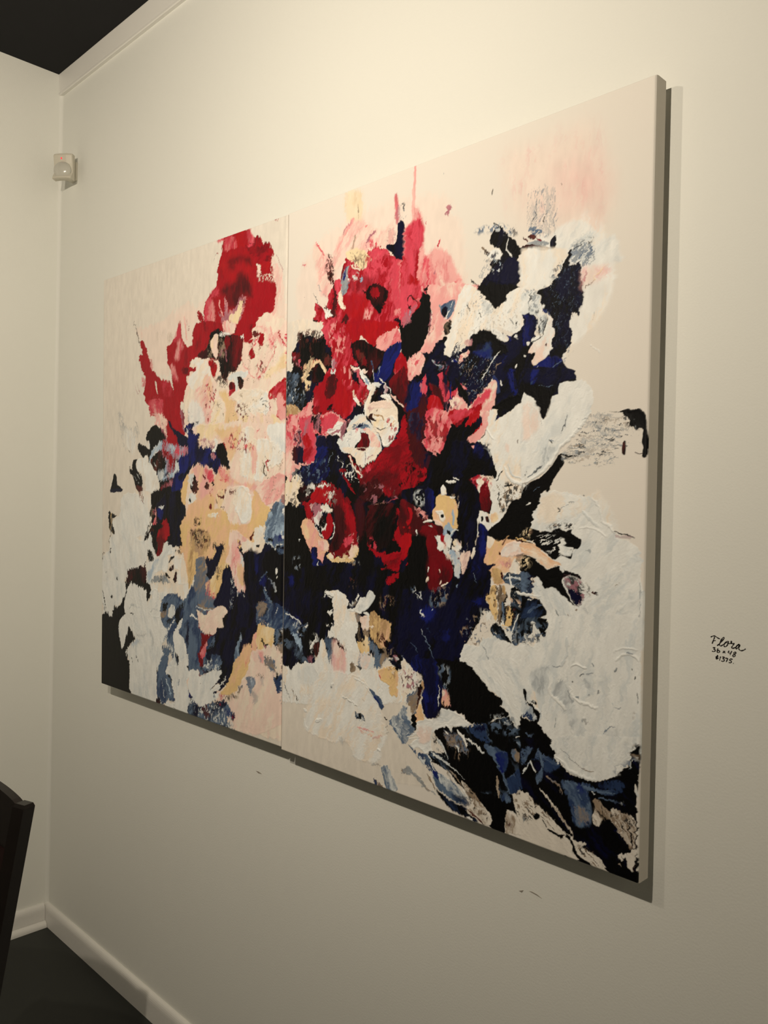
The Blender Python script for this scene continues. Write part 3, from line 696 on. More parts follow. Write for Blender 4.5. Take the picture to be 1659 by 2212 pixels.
P warm white h1 d0.05 t75.54 e3 m0.4 r0|782 519 827 523 825 500 817 473 793 456 754 465 734 458 731 481 758 488 778 484
P blk dred d0.1 e2|777 510 773 495 766 487 762 492 768 502
P blk blk d0.06 e2|788 477 800 479 798 473 790 473
P mauve blk d0.2 e2|716 484 726 483 724 474 716 472
L nav blk w2.06 v3.53 d0.1|716 469 732 455 740 441
P cool sky d0.25 t83.52|724 454 735 446 740 423 730 431
L white white w1.48 d0.1|715 359 714 347
L white white w1.76 d0.1|740 360 745 351
P nav blk e3 d0.08 m0.3 t46.96|610 474 621 468 645 473 654 462 636 428 626 409 613 392 594 380 577 396 584 415 570 430 584 437 595 431 617 445 619 457
P slate taupe e4 d0.12 t66.67 m0.5|536 428 558 437 585 406 577 393 594 382 589 360 623 336 613 306 546 302 521 350 531 389
P taupe slate d0.3 t46.59 m0.5|533 431 570 439 585 406 560 398 531 408
P mid slate d0.2 t74.48 m0.5 r0|498 342 521 357 546 312 547 286 554 243 502 237
P och cream d0.1 e3 t67.09|634 419 658 423 673 430 679 419 653 411 649 383 639 361 628 345 601 348 600 379 616 396 626 412
P peach mauve d0.25 t74.77 s3|578 374 600 382 606 352 628 348 623 336 596 335 575 355
S mauve rose w5 d0.35|578 355 623 350 618 331 579 332
S taupe blk w4 d0.3|620 415 658 417 643 383 627 381
P nav nav d0.06 e3 t75.13|653 405 669 412 690 401 701 381 712 370 703 337 683 305 672 317 656 321 630 313 614 323 644 361
S cool slate w3 d0.35|685 386 701 387 702 358 687 356
S slate cool w3 d0.3|685 338 703 344 698 318 685 315
L slate taupe w8.82 v2.94 a0.6 d0.5|712 359 735 355 738 340
P blk nav a0.9 d0.08 s4|744 458 793 456 796 375 793 331 748 356
P blk blk a0.9 d0.06 s5|822 463 900 473 903 357 867 367 843 407 814 419
P blu nav a0.7 s6 d0.2 t83.67|784 461 798 462 800 418 783 409
P blu nav a0.8 s4 d0.2|805 396 828 415 827 381 808 385
P slate sky d0.15 t61.42 m0.5 r0|825 523 893 525 892 484 872 478 847 477 823 489
P blu slate d0.2 m0.5|849 490 867 505 887 508 888 495 863 482
L white cool w1.27 d0.2|826 486 859 478 888 486
L blk blk w3.38 d0.2|833 492 851 494
P slate mid d0.3|866 475 893 475 891 459 877 460
L cool white w1.94 d0.2|885 519 890 497
L cool white w1.66 v1.94 d0.2|893 475 898 442
L white cool w2.8 d0.1|872 427 865 415
L white cool w2.52 d0.1|870 410 871 405
P mid slate d0.2 t50.21 m0.5 e3 r0|818 375 829 384 835 367 856 346 874 351 904 329 906 288 805 275 793 328 795 343 828 351
P taupe blk d0.3 m0.6 t50.03 a0.8|795 340 821 351 840 336 822 313 801 309
L slate cool w1.98 v3.4 d0.35|820 374 837 357 854 348
L cool slate w1.69 v5.63 d0.35 a0.8|833 407 852 394 867 378
L slate mid w1.43 d0.2|803 396 819 411 833 418
L white slate w0.99 d0.1|825 380 830 376
L cool slate w1.38 d0.3|890 344 904 329 926 327
L slate cool w2.27 d0.45|840 336 837 307
L slate cool w2.24 d0.45|877 346 864 313
L slate sky w1.67 d0.4|891 317 890 291
P nav mid a0.8 d0.2|852 343 868 348 869 311 856 295
S taupe cool w4 d0.3|809 347 833 353 829 336 812 335
L taupe cool w1.13 d0.3|803 305 853 297
P och peach d0.15 e3 t83.8 r0|804 295 832 293 842 285 842 273 802 267
L cool taupe w2.83 d0.3|842 297 840 285
P pale warm h0.8 d0.06 e3 t48.27 m0.5 r0|537 300 564 291 581 290 600 303 630 313 656 323 675 311 673 304 655 289 653 256 557 244 547 274
S dred taupe w5 d0.35|549 299 597 300 586 291 558 291
L taupe blk w3.42 d0.35|543 313 580 304 616 311
L white cool w1.09 d0.2|534 307 577 302 619 307
L white cool w2.53 d0.2|506 282 524 281 541 276
L mauve dred w2.19 d0.3|547 264 554 250
L slate cool w1.41 d0.2|530 255 548 249
P nav blk e2 d0.04 m0.5 t67.97 r0|629 262 804 284 788 270 776 248 757 234 735 219 713 201 703 182 694 153 668 125 648 109 639 114 652 128 668 143 631 121 607 103 599 103 646 142 657 156 646 163 656 186 623 191 596 180 584 188 617 214 632 244
P pale warm h0.6 d0.06 t48.54 r0|565 254 629 262 626 246 605 241 579 242
P slate mid d0.2 t74.66 m0.5 r0|501 246 554 253 563 232 556 181 552 145 511 133 505 148
P dred red d0.2 e3 m0.4 t74.85|557 241 593 242 621 241 599 232 591 220 570 183 576 174 561 131 546 138 557 162 547 183 564 213
P pink rose d0.1 h0.6 e3|586 221 592 214 587 198 573 177 556 190
P slate mid d0.3 t48.83|594 231 627 242 619 215 589 204
P mid slate d0.3 t49.32 m0.6 e3|604 191 628 198 655 191 654 162 608 151 580 150 577 165 604 179
S cool slate w5 d0.4|574 171 623 185 651 176 646 157 591 147
P slate blk d0.2|554 162 583 157 580 141 564 135 555 143
P slate sky d0.12 e2 m0.3|736 259 739 251 730 230 728 215 740 218 735 206 723 194 709 191 712 228
L cool slate w1.32 d0.2|739 262 734 245
P och peach e3 d0.06 t50.46 m0.4 h0.6|710 192 762 239 777 237 773 207 762 176 735 145 711 113 680 106 653 104 669 122 694 152 703 182
P peach pink s4 a0.7 d0.2|742 224 764 241 777 234 768 195 754 186
L rose peach w5.25 v2.92 a0.8 s4 d0.2|768 211 756 188
P peach pink d0.15 e3|785 267 800 272 801 231 777 229 779 251
P och cream d0.08 e3 t83.84 r0|799 283 865 291 864 260 857 248 836 251 825 238 804 230
L blk dred w2.85 d0.1|822 257 824 252 836 242
L mauve blk w1.98 d0.2|834 246 837 231
P pale warm e4 d0.05 h0.5 t68.94 m0.5|777 228 832 237 843 246 878 251 894 239 899 76 724 25 686 71 711 111 745 150 773 195
P pale pink d0.15 s4|777 225 830 231 826 206 790 207
L grey taupe w5.71 a0.6 s5 d0.3|804 220 814 207
P slate taupe d0.25 e4 m0.5 t138.97|833 219 856 224 872 205 873 194 855 188 847 195 828 202
P mid slate d0.15 e3 t76.5|866 180 893 187 895 154 881 146 874 160
S blk slate w4 d0.4|864 190 895 195 896 178 869 174
P slate sky d0.2 e3 m0.4 a0.9|757 161 794 168 799 153 788 137 778 120 771 131
L cool white w1.15 d0.2|782 166 785 151
L grey slate w7.18 a0.5 s6 d0.3|780 130 800 119 791 108
L grey cool w8.53 a0.4 s6 d0.3|815 173 825 158
S taupe blk w4 d0.3|798 175 827 179 827 169 801 168
P slate taupe d0.3 m0.4 t50.9|723 131 743 145 746 134 731 116 723 113
S blk taupe w5 d0.5|669 104 721 113 726 105 680 92
S vred rose w5 d0.5|650 103 674 106 669 96 654 92
P slate nav e5 d0.2 m0.6 t50.57 r0|514 56 546 59 572 52 622 77 669 95 691 75 712 67 713 52 687 50 693 33 719 23 602 -1 510 12
P blu nav a0.7 s4 d0.25|670 71 707 67 713 53 687 53 660 50
P brn mar d0.25 a0.9|566 54 600 60 607 34 584 29
S dred rose w6 d0.3|648 89 670 92 665 79 649 76
S dred rose w5 d0.4|702 65 715 64 713 52 705 52
S cool slate w5 d0.25|520 50 627 75 702 59 703 23 602 8
P white cool d0.05 h0.7 t75.09 e3 m0.4 r0|505 135 549 148 555 137 564 133 613 152 646 160 657 156 646 142 631 124 604 104 631 118 642 123 653 116 621 98 653 104 627 82 578 57 546 59 513 82 507 84
L white white w1.36 h1 d0.1|675 153 663 136 637 113
L white white w3.07 h1 d0.15|636 119 615 103
L nav blk w2.45 d0.1|642 106 621 96
S slate grey w5 d0.3|610 96 637 98 627 87 610 87
P blk brn d0.1|564 116 567 113 563 113
L blk brn w1.39 d0.4|894 239 893 208 894 192
L white white w1.11 h1 d0.1|892 294 894 239
L white white w1.11 h1 d0.1|892 186 894 147
L blk taupe w1.39 d0.2|888 216 890 199
P taupe slate d0.35 e4 m0.6 t76.36|865 280 892 292 894 239 871 247
S blk slate w4 d0.45|863 285 892 292 894 250 869 252
L taupe grey w1.11 d0.4 a0.7|893 138 893 111'''
RIGHT_STROKES = '''P pale pale s14 e8 a0.45 d0.15 h0|949 1117 1097 1175 1351 1159 1411 994 1360 866 1018 905 920 1020
P blk nav e5 d0.05 h0.3 m0.5 t78.18|858 850 922 937 1047 941 1240 880 1404 861 1491 754 1472 690 1492 544 1480 446 1461 387 1410 297 1403 186 1313 114 1284 269 1181 271 1039 270 880 206
P base base s3 e3 d0.05 h0.2|880 216 1308 273 1350 53 886 17
P white warm s6 e3 d0.05 a0.8 h0.4 t79.95|1594 808 1678 873 1708 940 1690 1016 1656 1053 1596 1037 1532 1019 1536 893 1471 755 1495 609 1609 564 1685 610 1727 545 1763 477 1766 232 1752 172 1621 154 1422 282 1482 349 1538 467 1572 609 1631 730
P cream och s10 d0.2 a0.6 h0 r0|1078 1234 1126 1221 1128 1159 1082 1170
L taupe och w1.4 d0.35 a0.8|1117 1199 1119 1161 1122 1133
P pale pink s8 a0.8 d0.15 e6 t45.05 m0.4|1041 1106 1055 1144 1087 1164 1119 1164 1146 1151 1177 1133 1203 1130 1220 1138 1225 1099 1200 1089 1157 1092 1089 1096 1070 1090 1043 1051 1020 1023 989 1051 987 1093 971 1129 986 1149 1006 1132 1017 1110
L pink pale w6.37 v3.82 s3 d0.25|1105 1168 1083 1151 1064 1133 1051 1104
L mauve pink w3.48 v2.21 d0.3|1101 1165 1082 1156 1071 1145
L pink pale w3.26 v5.54 d0.25|983 1146 1001 1123 1010 1102 1000 1081 996 1066
L rose pink w2.29 d0.3 a0.8|986 1146 1001 1123 1012 1111
L pink mauve w3.68 d0.3|1167 1129 1154 1123 1145 1113
L mauve mauve w1.08 d0.3|1154 1123 1145 1113 1143 1102
L pale white w4.66 d0.2 h0.8|1147 1134 1125 1126 1109 1111
L cream taupe w4.71 d0.4 a0.7|1111 1135 1102 1112 1093 1101
P cream taupe d0.15 s3 m0.5 e6 h0.6 t21.07|1082 1104 1112 1109 1152 1093 1160 1073 1142 1064 1125 1058 1113 1067 1099 1085 1084 1097
S taupe brn w4 d0.2|1089 1106 1146 1088 1140 1064 1118 1066
L rose pink w3.08 d0.25|1138 1145 1144 1147
S rose pink w5 d0.3|1147 1118 1185 1107 1183 1090 1152 1099
L rose red w5.05 d0.15 a0.85 s3 m0.4|1226 1190 1228 1166 1230 1136
L mauve grey w8.9 a0.6 s6 d0.4|1231 1165 1232 1133
S grey blk w3 d0.2|1237 1170 1251 1166 1252 1134 1238 1137
P mauve pink a0.6 s8 d0.35 t84.61|1203 1124 1226 1131 1229 1095 1204 1091
P red rose e7 d0.08 t68.77 m0.5 h0.6 r0|1082 1097 1096 1090 1108 1070 1127 1058 1145 1065 1160 1073 1150 1093 1179 1096 1200 1085 1219 1073 1243 1060 1254 1066 1283 1061 1287 922 1007 960 991 990 983 1009 998 1015 1021 990 1032 1005 1024 1028 1039 1039 1048 1053 1065 1053 1076 1077
P rose pink s4 d0.2 t77.35 m0.4 a0.85 r0|1222 1061 1254 1063 1265 983 1238 958 1220 990 1212 1036
P rose pink d0.2 e6 t27.34 m0.4|1152 1094 1179 1095 1215 1074 1179 1068 1197 1045 1167 1050 1160 1071
S rose red w8 d0.45|1152 1093 1213 1072 1202 1038 1136 1050
P vred red a0.9 s8 d0.1|1082 1016 1144 1009 1156 982 1130 965 1093 970 1073 998
P dred vred a0.7 s8 d0.15|1086 1043 1132 1051 1167 1035 1148 1017 1103 1017
P grey slate d0.15 e3 t68.49 m0.4|1092 1077 1088 1059 1098 1044 1091 1035 1087 1020 1073 1016 1067 1037 1071 1062 1080 1073
P blu mauve d0.15 e3|1080 1073 1085 1075 1079 1048 1074 1052
P dred mar d0.2 e3|1078 1083 1074 1061 1069 1049 1069 1068
P sky blu d0.3|1123 1043 1134 1047 1134 1036 1123 1035
L white white w2.52 d0.1|1092 1049 1094 1046
S cool rose w4 d0.25|1085 1065 1136 1048 1105 1037 1086 1043
L warm white w1.41 h1 d0.2|1098 1077 1108 1067 1125 1058
P nav blk d0.06 e3 t84.65|1232 1133 1249 1130 1252 1073 1247 1059 1234 1061 1224 1069 1217 1078 1200 1088 1204 1097 1225 1094 1231 1109
P blk mar e4 d0.1 m0.4|1159 1026 1190 1019 1205 1008 1209 993 1203 982 1191 971 1185 960 1176 970 1163 981 1149 996 1144 1007 1128 1016 1146 1013
P red dred e5 d0.2 m0.5|1159 1018 1179 1013 1184 997 1169 995 1157 1006
P mar brn d0.25 e5 t99.14|1030 1082 1045 1078 1040 1058 1054 1025 1059 1004 1056 960 1093 979 1089 955 1036 962 1040 1003 1029 1031 1041 1037 1031 1056 1023 1070
S brn blk w4 d0.4|1017 1114 1041 1106 1047 1066 1028 1057 1015 1078
P red rose e6 d0.15 t84.16|1029 1031 1044 1032 1045 1003 1033 1001
P warm pale d0.2 e5 h0.8|1058 1026 1067 1039 1076 1004 1085 993 1079 985 1062 1000
P vred rose d0.15 e4|1053 1052 1065 1053 1068 1031 1058 1024 1048 1036
S pink rose w7 d0.45|1143 980 1171 978 1157 955 1139 957
P pink rose d0.2 e6 t62.84|1229 962 1258 961 1258 940 1232 947
P white pale d0.15 h0.8|1010 1002 1030 994 1043 977 1021 977
S brn dred w5 d0.35|990 1014 1030 1005 1031 986 996 997
L blk grey w0.98 d0.3|979 1039 995 1015 1006 996
L slate grey w3.26 d0.5 a0.6|994 1053 1004 1037 1020 1026
P pale pink s6 a0.7 d0.3|935 1110 951 1112 962 1098 941 1099
L rose mauve w2 d0.3 a0.7|938 1104 949 1106
L blk blk w0.83 d0.2|946 1036 947 1035
P blk blk d0.2|981 980 996 978 991 973 981 977
P rose pink d0.3 e6|913 980 929 989 929 977
P blk nav d0.15 e3|1228 944 1242 944 1255 932 1238 934
P base warm d0.1 e4 r0|886 987 1011 969 1017 949 993 936 946 962 928 936 907 913 916 885 890 874
S blk brn w5 d0.5|927 961 1012 953 1033 915 973 922 931 930
P blk brn e7 d0.15 m0.3|931 937 943 960 960 932 988 925 1013 933 1023 908 1033 899 1034 873 1004 886 981 898 968 894 959 884 922 878 910 899 910 916 934 917
P dred mar d0.2|908 920 931 914 932 900 916 898
S mauve rose w5 d0.25|910 919 953 904 956 881 922 884
P blk slate e5 d0.1 m0.35 t46.43|890 876 922 866 949 858 950 825 966 800 946 780 919 799 892 802
S slate cool w4 d0.2|893 853 947 845 948 802 897 805
S cream peach w6 d0.5|948 882 984 896 980 869 971 827 950 833
P blk mar e4 d0.08 m0.4|982 875 999 881 1015 868 1018 855 1001 840 980 842 980 862
P cream taupe d0.25 e4 t91.89 m0.5|966 891 979 896 984 886 974 872 957 854 949 858 954 874
L red cream w3.59 d0.15|979 873 989 886 1007 885 1020 869 1030 851
L cream warm w2.6 d0.25|1004 882 1017 871 1023 855
P red rose e8 d0.12 t61.67 m0.45 h0.6 r0|1011 969 1093 958 1108 921 1105 894 1129 863 1101 863 1121 827 1148 824 1155 808 1140 786 1122 786 1113 768 1090 762 1052 777 1018 774 990 797 986 822 1011 846 1035 860 1046 881 1043 907 1023 932
P vred red a0.9 s6 e6|1068 872 1096 863 1111 834 1098 813 1108 787 1100 766 1066 777 1051 807 1064 838
P red vred e6 d0.15 r0|1086 959 1130 952 1131 915 1109 915 1094 936
S rose pink w8 d0.35|1027 957 1080 953 1091 889 1053 893
S rose pink w8 d0.35|1073 869 1111 852 1107 818 1079 830
P mauve cool d0.3 e5|1046 891 1063 886 1061 867 1044 865
L cool mauve w3.21 d0.3|1059 864 1047 852 1044 862
P mar dred d0.2 e6 t61.41 m0.5|1035 850 1064 851 1056 816 1027 806 1021 826
P brn dred d0.3 e5|1029 899 1048 890 1039 872 1024 877
P blk nav d0.2 e4 m0.6|1037 789 1051 793 1047 779 1032 781
P mar red d0.2 e5|987 791 1012 791 1008 775 988 776
P vred red e5 d0.1 r0|1130 952 1234 938 1235 920 1205 921 1174 899 1152 911 1133 930
P pink rose e6 d0.15 t48.92 m0.45|1234 927 1250 900 1223 895 1202 885 1176 897 1184 915 1210 920
P blk mar e4 d0.06 m0.5|1104 912 1138 917 1163 902 1198 887 1203 876 1186 857 1161 838 1129 863 1114 889
P dred brn d0.3 s5 t76.97|1121 900 1146 883 1160 854 1138 862 1119 884
P blk nav e3 d0.05 r0|1238 937 1267 933 1269 869 1248 880 1252 900
P blu nav e3 d0.06 m0.5 t49.44|1250 899 1246 879 1228 856 1221 836 1208 825 1189 816 1174 828 1176 843 1195 856 1202 882 1223 895
L slate cool w2.42 d0.3|1190 854 1185 836
L sky mid w1.83 d0.3|1164 869 1173 849
P red rose d0.1 e4 t49.93 m0.4 r0|1246 879 1260 870 1270 837 1241 834 1229 841 1230 855
S pale rose w6 d0.3|1233 852 1241 851 1237 837 1231 839
P mar dred e3 d0.08 m0.5 t77.67 r0|1225 832 1269 843 1272 755 1247 786 1219 811
L rose mauve w4.02 d0.2 t36.53|1106 861 1127 851 1134 832 1148 821
L pale white w2.16 h1.2 d0.15|1103 862 1122 859 1138 850 1154 848
L white cool w6.12 v4.59 h1.2 d0.12|1138 847 1152 830 1161 815 1176 822 1194 816
L white warm w7.65 v5.5 h1.2 d0.15|1157 823 1174 813 1162 799 1154 778 1152 760
L sky slate w3.37 d0.2|1147 837 1157 823
S blk brn w5 d0.4|1166 807 1200 808 1197 793 1171 789
L blk blk w2.41 d0.15|1179 794 1196 803
L white cool w1.19 h1 d0.1|1191 832 1217 809 1222 798
L white white w0.91 h1 d0.1|1171 853 1174 831
P cool mauve d0.2|1206 819 1217 809 1209 799 1203 804
L pale rose w2.06 h1 d0.15|1226 795 1245 782 1262 772
S warm rose w7 d0.4|1105 815 1153 809 1147 781 1122 796
P warm white h1 d0.1 e4|1112 802 1124 798 1136 779 1122 786
P brn red d0.3 e5|1135 816 1153 809 1151 784 1140 773
P pink rose e7 d0.15 t68.75 m0.45 h0.6 r0|893 780 936 776 954 788 987 809 988 776 1018 774 1052 775 1090 760 1100 747 1039 733 1032 715 999 733 990 714 985 691 896 693
P tan cream d0.15 e4|892 799 919 797 946 779 920 775 893 775
P rose mauve d0.2 e6 t68.56 m0.4|936 766 983 770 989 740 1000 697 954 699 945 735
P rose red d0.2 e6 t69.06|1018 768 1062 771 1067 754 1039 737 1024 725 1016 755
S rose dred w7 d0.3|893 779 952 768 943 709 898 710
P blk mauve d0.2 e6 t76.37 m0.3|985 770 1008 771 1018 755 1014 732 994 740 983 757
S nav mauve w6 d0.45|921 743 953 737 957 698 920 700
P nav mid e4 d0.1 m0.4 t48.64 r0|999 726 1029 725 1035 696 1001 690
P vred rose d0.15 e5|951 728 971 732 990 697 962 698
P blk nav e3 d0.06|1034 725 1068 731 1091 729 1097 694 1038 696
P white mauve h0.9 d0.12 e3 t18.86 m0.4|1051 742 1067 754 1088 751 1093 740 1077 736 1089 729 1078 704 1073 723 1039 726 1036 738
L white pale w4.75 v2.85 h1 d0.15|1091 746 1077 750 1053 740
L mauve taupe w2.86 d0.3|1086 743 1068 733 1041 728
P mauve blk d0.2 e4|1088 754 1109 751 1105 734 1094 732 1082 720 1077 732
P warm white h1.2 d0.05 e4 t33.52 m0.45|1158 779 1175 788 1210 787 1203 797 1216 797 1224 786 1237 775 1244 757 1245 727 1237 713 1221 696 1206 696 1199 712 1192 724 1177 734 1166 750 1154 762
P pale mauve h1 d0.15 e3 t10.66 a0.8|1169 787 1210 786 1227 774 1210 769 1180 776 1163 765 1158 778
L white warm w3.58 h1.5 d0.1|1201 796 1218 794 1222 788
P cream white h1.2 d0.05 e4 t63.53|1168 756 1206 752 1231 755 1240 742 1220 732 1203 732 1190 730 1177 740
P blk brn d0.12 e3|1165 763 1174 764 1172 757 1185 748 1181 747 1161 753
L brn dred w1.21 d0.2|1184 771 1189 772
L tan brn w1.81 d0.2|1176 763 1198 757 1206 750
S red rose w6 d0.3|1206 750 1246 751 1245 716 1211 738
L blk brn w0.9 d0.1|1183 735 1196 731 1211 735
S red dred w5 d0.25|1220 735 1240 736 1233 698 1216 705
L white white w1.79 h1.5 d0.1|1201 706 1208 698 1221 699 1231 707
P dred red e4 d0.15 r0|1245 719 1273 741 1274 682 1200 685 1223 696
P cool warm h1.2 d0.06 e4 t19.65 m0.5 r0|1107 751 1125 761 1145 763 1154 753 1177 735 1192 721 1199 701 1198 685 1161 686 1165 704 1160 721 1142 728 1115 731 1096 728
P pale pink h1 d0.15 e3 t50.44 r0|1142 736 1168 731 1191 712 1196 691 1167 689 1169 707 1158 724
P slate cool d0.2 e3 t19.31|1114 743 1144 745 1168 734 1133 734 1115 721
L nav mid w1.85 d0.2|1130 738 1144 742
L blk grey w1.56 d0.1|1119 735 1112 725
P white cool h1.3 d0.05 e3 t49.62 m0.4 r0|1098 730 1128 735 1140 723 1138 711 1120 699 1116 687 1083 688 1066 711 1068 717 1080 713 1089 722
K slate grey w8|1101 731 1137 726 1134 702 1093 697
P dred mar e3 d0.08|1140 726 1155 723 1165 707 1161 692 1125 693 1138 708
S rose red w5 d0.3|1119 737 1137 734 1128 728 1121 729
P warm white h1.2 d0.05 e4 t50.52 m0.5 r0|1083 698 1195 694 1192 679 1177 667 1162 663 1144 657 1128 664 1123 678 1109 684
L mauve grey w1.07 d0.2|1152 688 1155 665
L mauve grey w1.22 d0.3|1176 679 1159 672
P dred mar d0.1 e3 r0|1127 696 1154 695 1148 689 1134 691
L cool blk w2.48 d0.2|1127 688 1125 681
P dred red e6 d0.1 t34.89 m0.45 r0|1102 684 1116 675 1126 662 1144 656 1170 663 1196 676 1221 693 1274 691 1277 607 1248 613 1214 636 1171 631 1145 619 1131 640 1112 662
P dred mar s5 e6 d0.15 t35.83 m0.5 a0.85|1140 631 1193 646 1235 645 1268 627 1268 607 1232 595 1194 607 1150 609
L warm white w2.17 h1.2 d0.15|1107 680 1117 662 1126 648 1142 639
P rose red d0.15 e4|1153 655 1175 658 1171 648 1160 645
P red dred d0.2 s4 e5|1206 613 1232 616 1238 604 1224 598 1211 601
P mar blk e5 d0.15 m0.5 t51.5|1145 619 1193 631 1207 601 1184 585 1151 585 1132 600
S brn mauve w6 d0.25|1150 625 1248 610 1245 586 1173 579
L rose taupe w1.34 d0.4|1184 579 1220 584 1245 593
P pink pale e6 d0.15 t61.25 m0.5 r0|890 704 922 703 918 676 955 667 991 674 986 665 950 659 930 646 909 629 892 639
P nav mar d0.1 r0|920 703 954 702 955 674 940 666 918 676
P rose red e6 d0.15 t48.45 r0|957 702 995 701 996 681 981 668 960 670
P nav blu e4 d0.1 m0.5 t48.92 r0|956 659 991 668 1000 700 1035 699 1042 648 1023 628 993 619 946 622 938 635
S mid slate w5 d0.3|955 662 1036 677 1042 635 972 622
L slate sky w2.25 d0.4|1055 689 1043 667
L slate cool w1.91 d0.4|1074 682 1070 669
P warm cream e8 d0.2 h0.8 t76.17|892 639 911 627 930 639 946 619 957 615 936 605 937 592 948 585 937 572 919 578 894 571
S cool nav w6 d0.35|908 649 951 649 946 622 914 629
S warm blk w6 d0.4|912 605 957 619 953 579 913 575
P blk blk e5 d0.06|894 569 932 572 959 569 967 549 960 526 982 484 1009 427 899 418
P blk mar e4 d0.1|939 612 983 619 1023 628 1003 609 984 589 955 582 937 589
P dred red e6 d0.1 t77.06 m0.5|1003 615 1023 630 1052 620 1086 603 1110 581 1127 553 1130 526 1138 498 1118 488 1109 472 1076 468 1062 459 1047 471 1047 490 1061 504 1069 552 1058 584 1043 606
P mar blk s4 e6 d0.1 m0.4|1063 577 1092 565 1102 537 1096 505 1076 482 1052 475 1047 490 1065 520
P red dred s3 e5 d0.15 t106.41 m0.4|1082 593 1106 578 1127 553 1132 526 1121 519 1100 543 1101 562 1087 578
P mar mar a0.8 s6 d0.1|1128 584 1151 585 1157 539 1145 501 1132 538
P red vred d0.08 e5 t62.45 m0.5|984 586 991 606 1008 619 1033 620 1048 609 1048 590 1058 577 1039 577 1009 580 984 576
S white blk w6 d0.4|972 619 1047 625 1068 593 1063 574 1034 583 1043 606 1003 612 973 592 958 592
L white white w1.62 h1 d0.2|1006 614 1023 620 1043 617
S pale dred w5 d0.35|1023 606 1067 600 1063 580 1034 593
P red dred d0.1 e4 t107.18|953 584 984 579 985 563 995 553 996 534 975 549 966 566
P mauve pale d0.2 e4 h0.7 t49.91 m0.5|987 576 1014 580 1025 564 1005 547 990 543 995 556 984 566
P white warm h1.2 d0.05 e3|1017 573 1039 577 1049 571 1059 571 1057 563 1045 559 1025 564
P white mauve h0.9 d0.2 e4 t106.99 m0.4|995 550 1020 564 1025 547 1036 535 1026 522 1021 517 1016 531 1001 537
P blk brn d0.2 e4 t76.79|1020 554 1037 551 1036 535 1026 525 1011 537
P red vred d0.06 e3 t76.89|1040 558 1054 555 1060 539 1058 523 1046 506 1034 503 1022 510 1026 522 1038 533
L white white w1.28 h1.2 d0.1|1061 539 1063 523 1056 508 1049 503
L white pale w2.58 h1 d0.1|1038 535 1031 525 1022 518
L warm white w1.13 h1.2 d0.1|996 537 1011 521 1027 505 1037 501
P peach pink d0.06 e3 t76.75 m0.5 h0.8|971 548 996 535 1011 518 1022 505 1042 500 1047 481 1033 473 1036 454 1031 449 1011 462 1010 482 992 483 988 469 971 496 953 525
P pale pink d0.1 h0.8 s3|1012 498 1037 499 1047 482 1027 480
P cream och s4 a0.7|960 532 981 523 981 500 971 506
P nav blu e3 d0.08|992 481 1010 484 1008 462 1028 449 1067 450 1068 431 1009 427 990 468
P nav nav d0.08|1033 470 1043 471 1067 447 1048 439 1028 449
P och cream e4 d0.06 h0.8|1040 471 1052 475 1067 463 1081 468 1109 468 1118 485 1136 493 1138 480 1123 463 1105 459 1098 446 1087 432 1068 431 1067 447 1050 458
S cream tan w6 d0.35|1081 470 1131 487 1128 463 1096 455
P warm cream d0.08 h1|1047 473 1059 472 1062 464 1050 463
P pale cream d0.1 h1 e4|1115 491 1136 495 1136 483 1123 469 1109 468
S rose pale w5 d0.45|1108 515 1137 520 1138 492 1113 494
P rose red d0.2|1096 509 1122 507 1113 494 1099 487
S taupe grey w6 d0.4|1100 455 1141 464 1142 437 1101 434
S slate grey w5 d0.25|925 459 952 460 953 425 932 424
L cool slate w1.95 d0.3|1011 453 1011 436
L cool cool w2.33 d0.2|945 498 948 497
L white white w1.27 d0.1|1062 474 1065 472
P red vred e5 d0.12 t32.19 m0.4|1185 561 1204 564 1208 553 1204 543 1189 543
P mar blk e6 d0.1 t52.56 m0.6|1169 576 1237 580 1249 571 1238 542 1219 496 1176 494 1159 524
P blk blk a0.9 s5 e6 d0.1|1192 543 1234 549 1239 519 1223 492 1187 494 1175 521
P red vred d0.15 e5 t53.36 m0.4 r0|1243 527 1258 545 1271 537 1280 492 1252 505 1237 512
P red dred e7 d0.15 t25.6 m0.4 h0.6 r0|1167 503 1187 488 1223 486 1264 493 1280 499 1280 485 1261 469 1253 445 1229 446 1205 456 1226 458 1200 476 1181 479
P mar blk d0.2 e5|1216 457 1237 453 1220 448
S dred rose w5 d0.25|1171 518 1197 501 1189 486 1167 496
L dred red w4.4 d0.3|1245 571 1256 557 1250 542
S white white w3 d0.15|1074 673 1140 656 1141 619 1109 622 1080 641
P dred red d0.2 e4|1073 652 1092 653 1092 645 1078 644
L dred red w4.07 d0.3|1087 642 1104 622 1123 600
P blk nav e4 d0.05 m0.45 t77.41 r0|891 421 1281 450 1286 291 1246 300 1233 310 1236 352 1176 363 1135 371 1112 375 1065 383 1066 329 1048 298 1082 294 1068 278 1049 263 1034 283 1014 290 994 261 1016 235 965 227 931 208 898 213
P mid slate d0.25 s4 e5 t46.64 m0.5|894 343 946 321 962 310 980 315 952 295 963 273 964 252 937 270 920 295 895 295
P nav blu a0.8 s4|913 331 935 334 967 320 962 310 930 320
P cool slate d0.35 e5 t51.61|927 312 956 316 959 310 936 300
P sky slate d0.25 e4 t46.96 m0.5|923 288 947 288 963 273 964 252 942 264
P slate blk d0.35 a0.7 e5 t47.15|904 272 942 267 995 235 975 227 932 242 905 255
L cool slate w2.01 d0.2|902 330 924 329 938 324 959 313
S slate cool w4 d0.3|941 307 982 316 978 292 952 279
L white cool w2.31 d0.2|980 315 975 305
P blu nav a0.8 d0.25 s5 t84.02|913 413 932 414 930 397 917 392
S brn taupe w5 d0.2|1110 428 1142 424 1130 405 1111 409
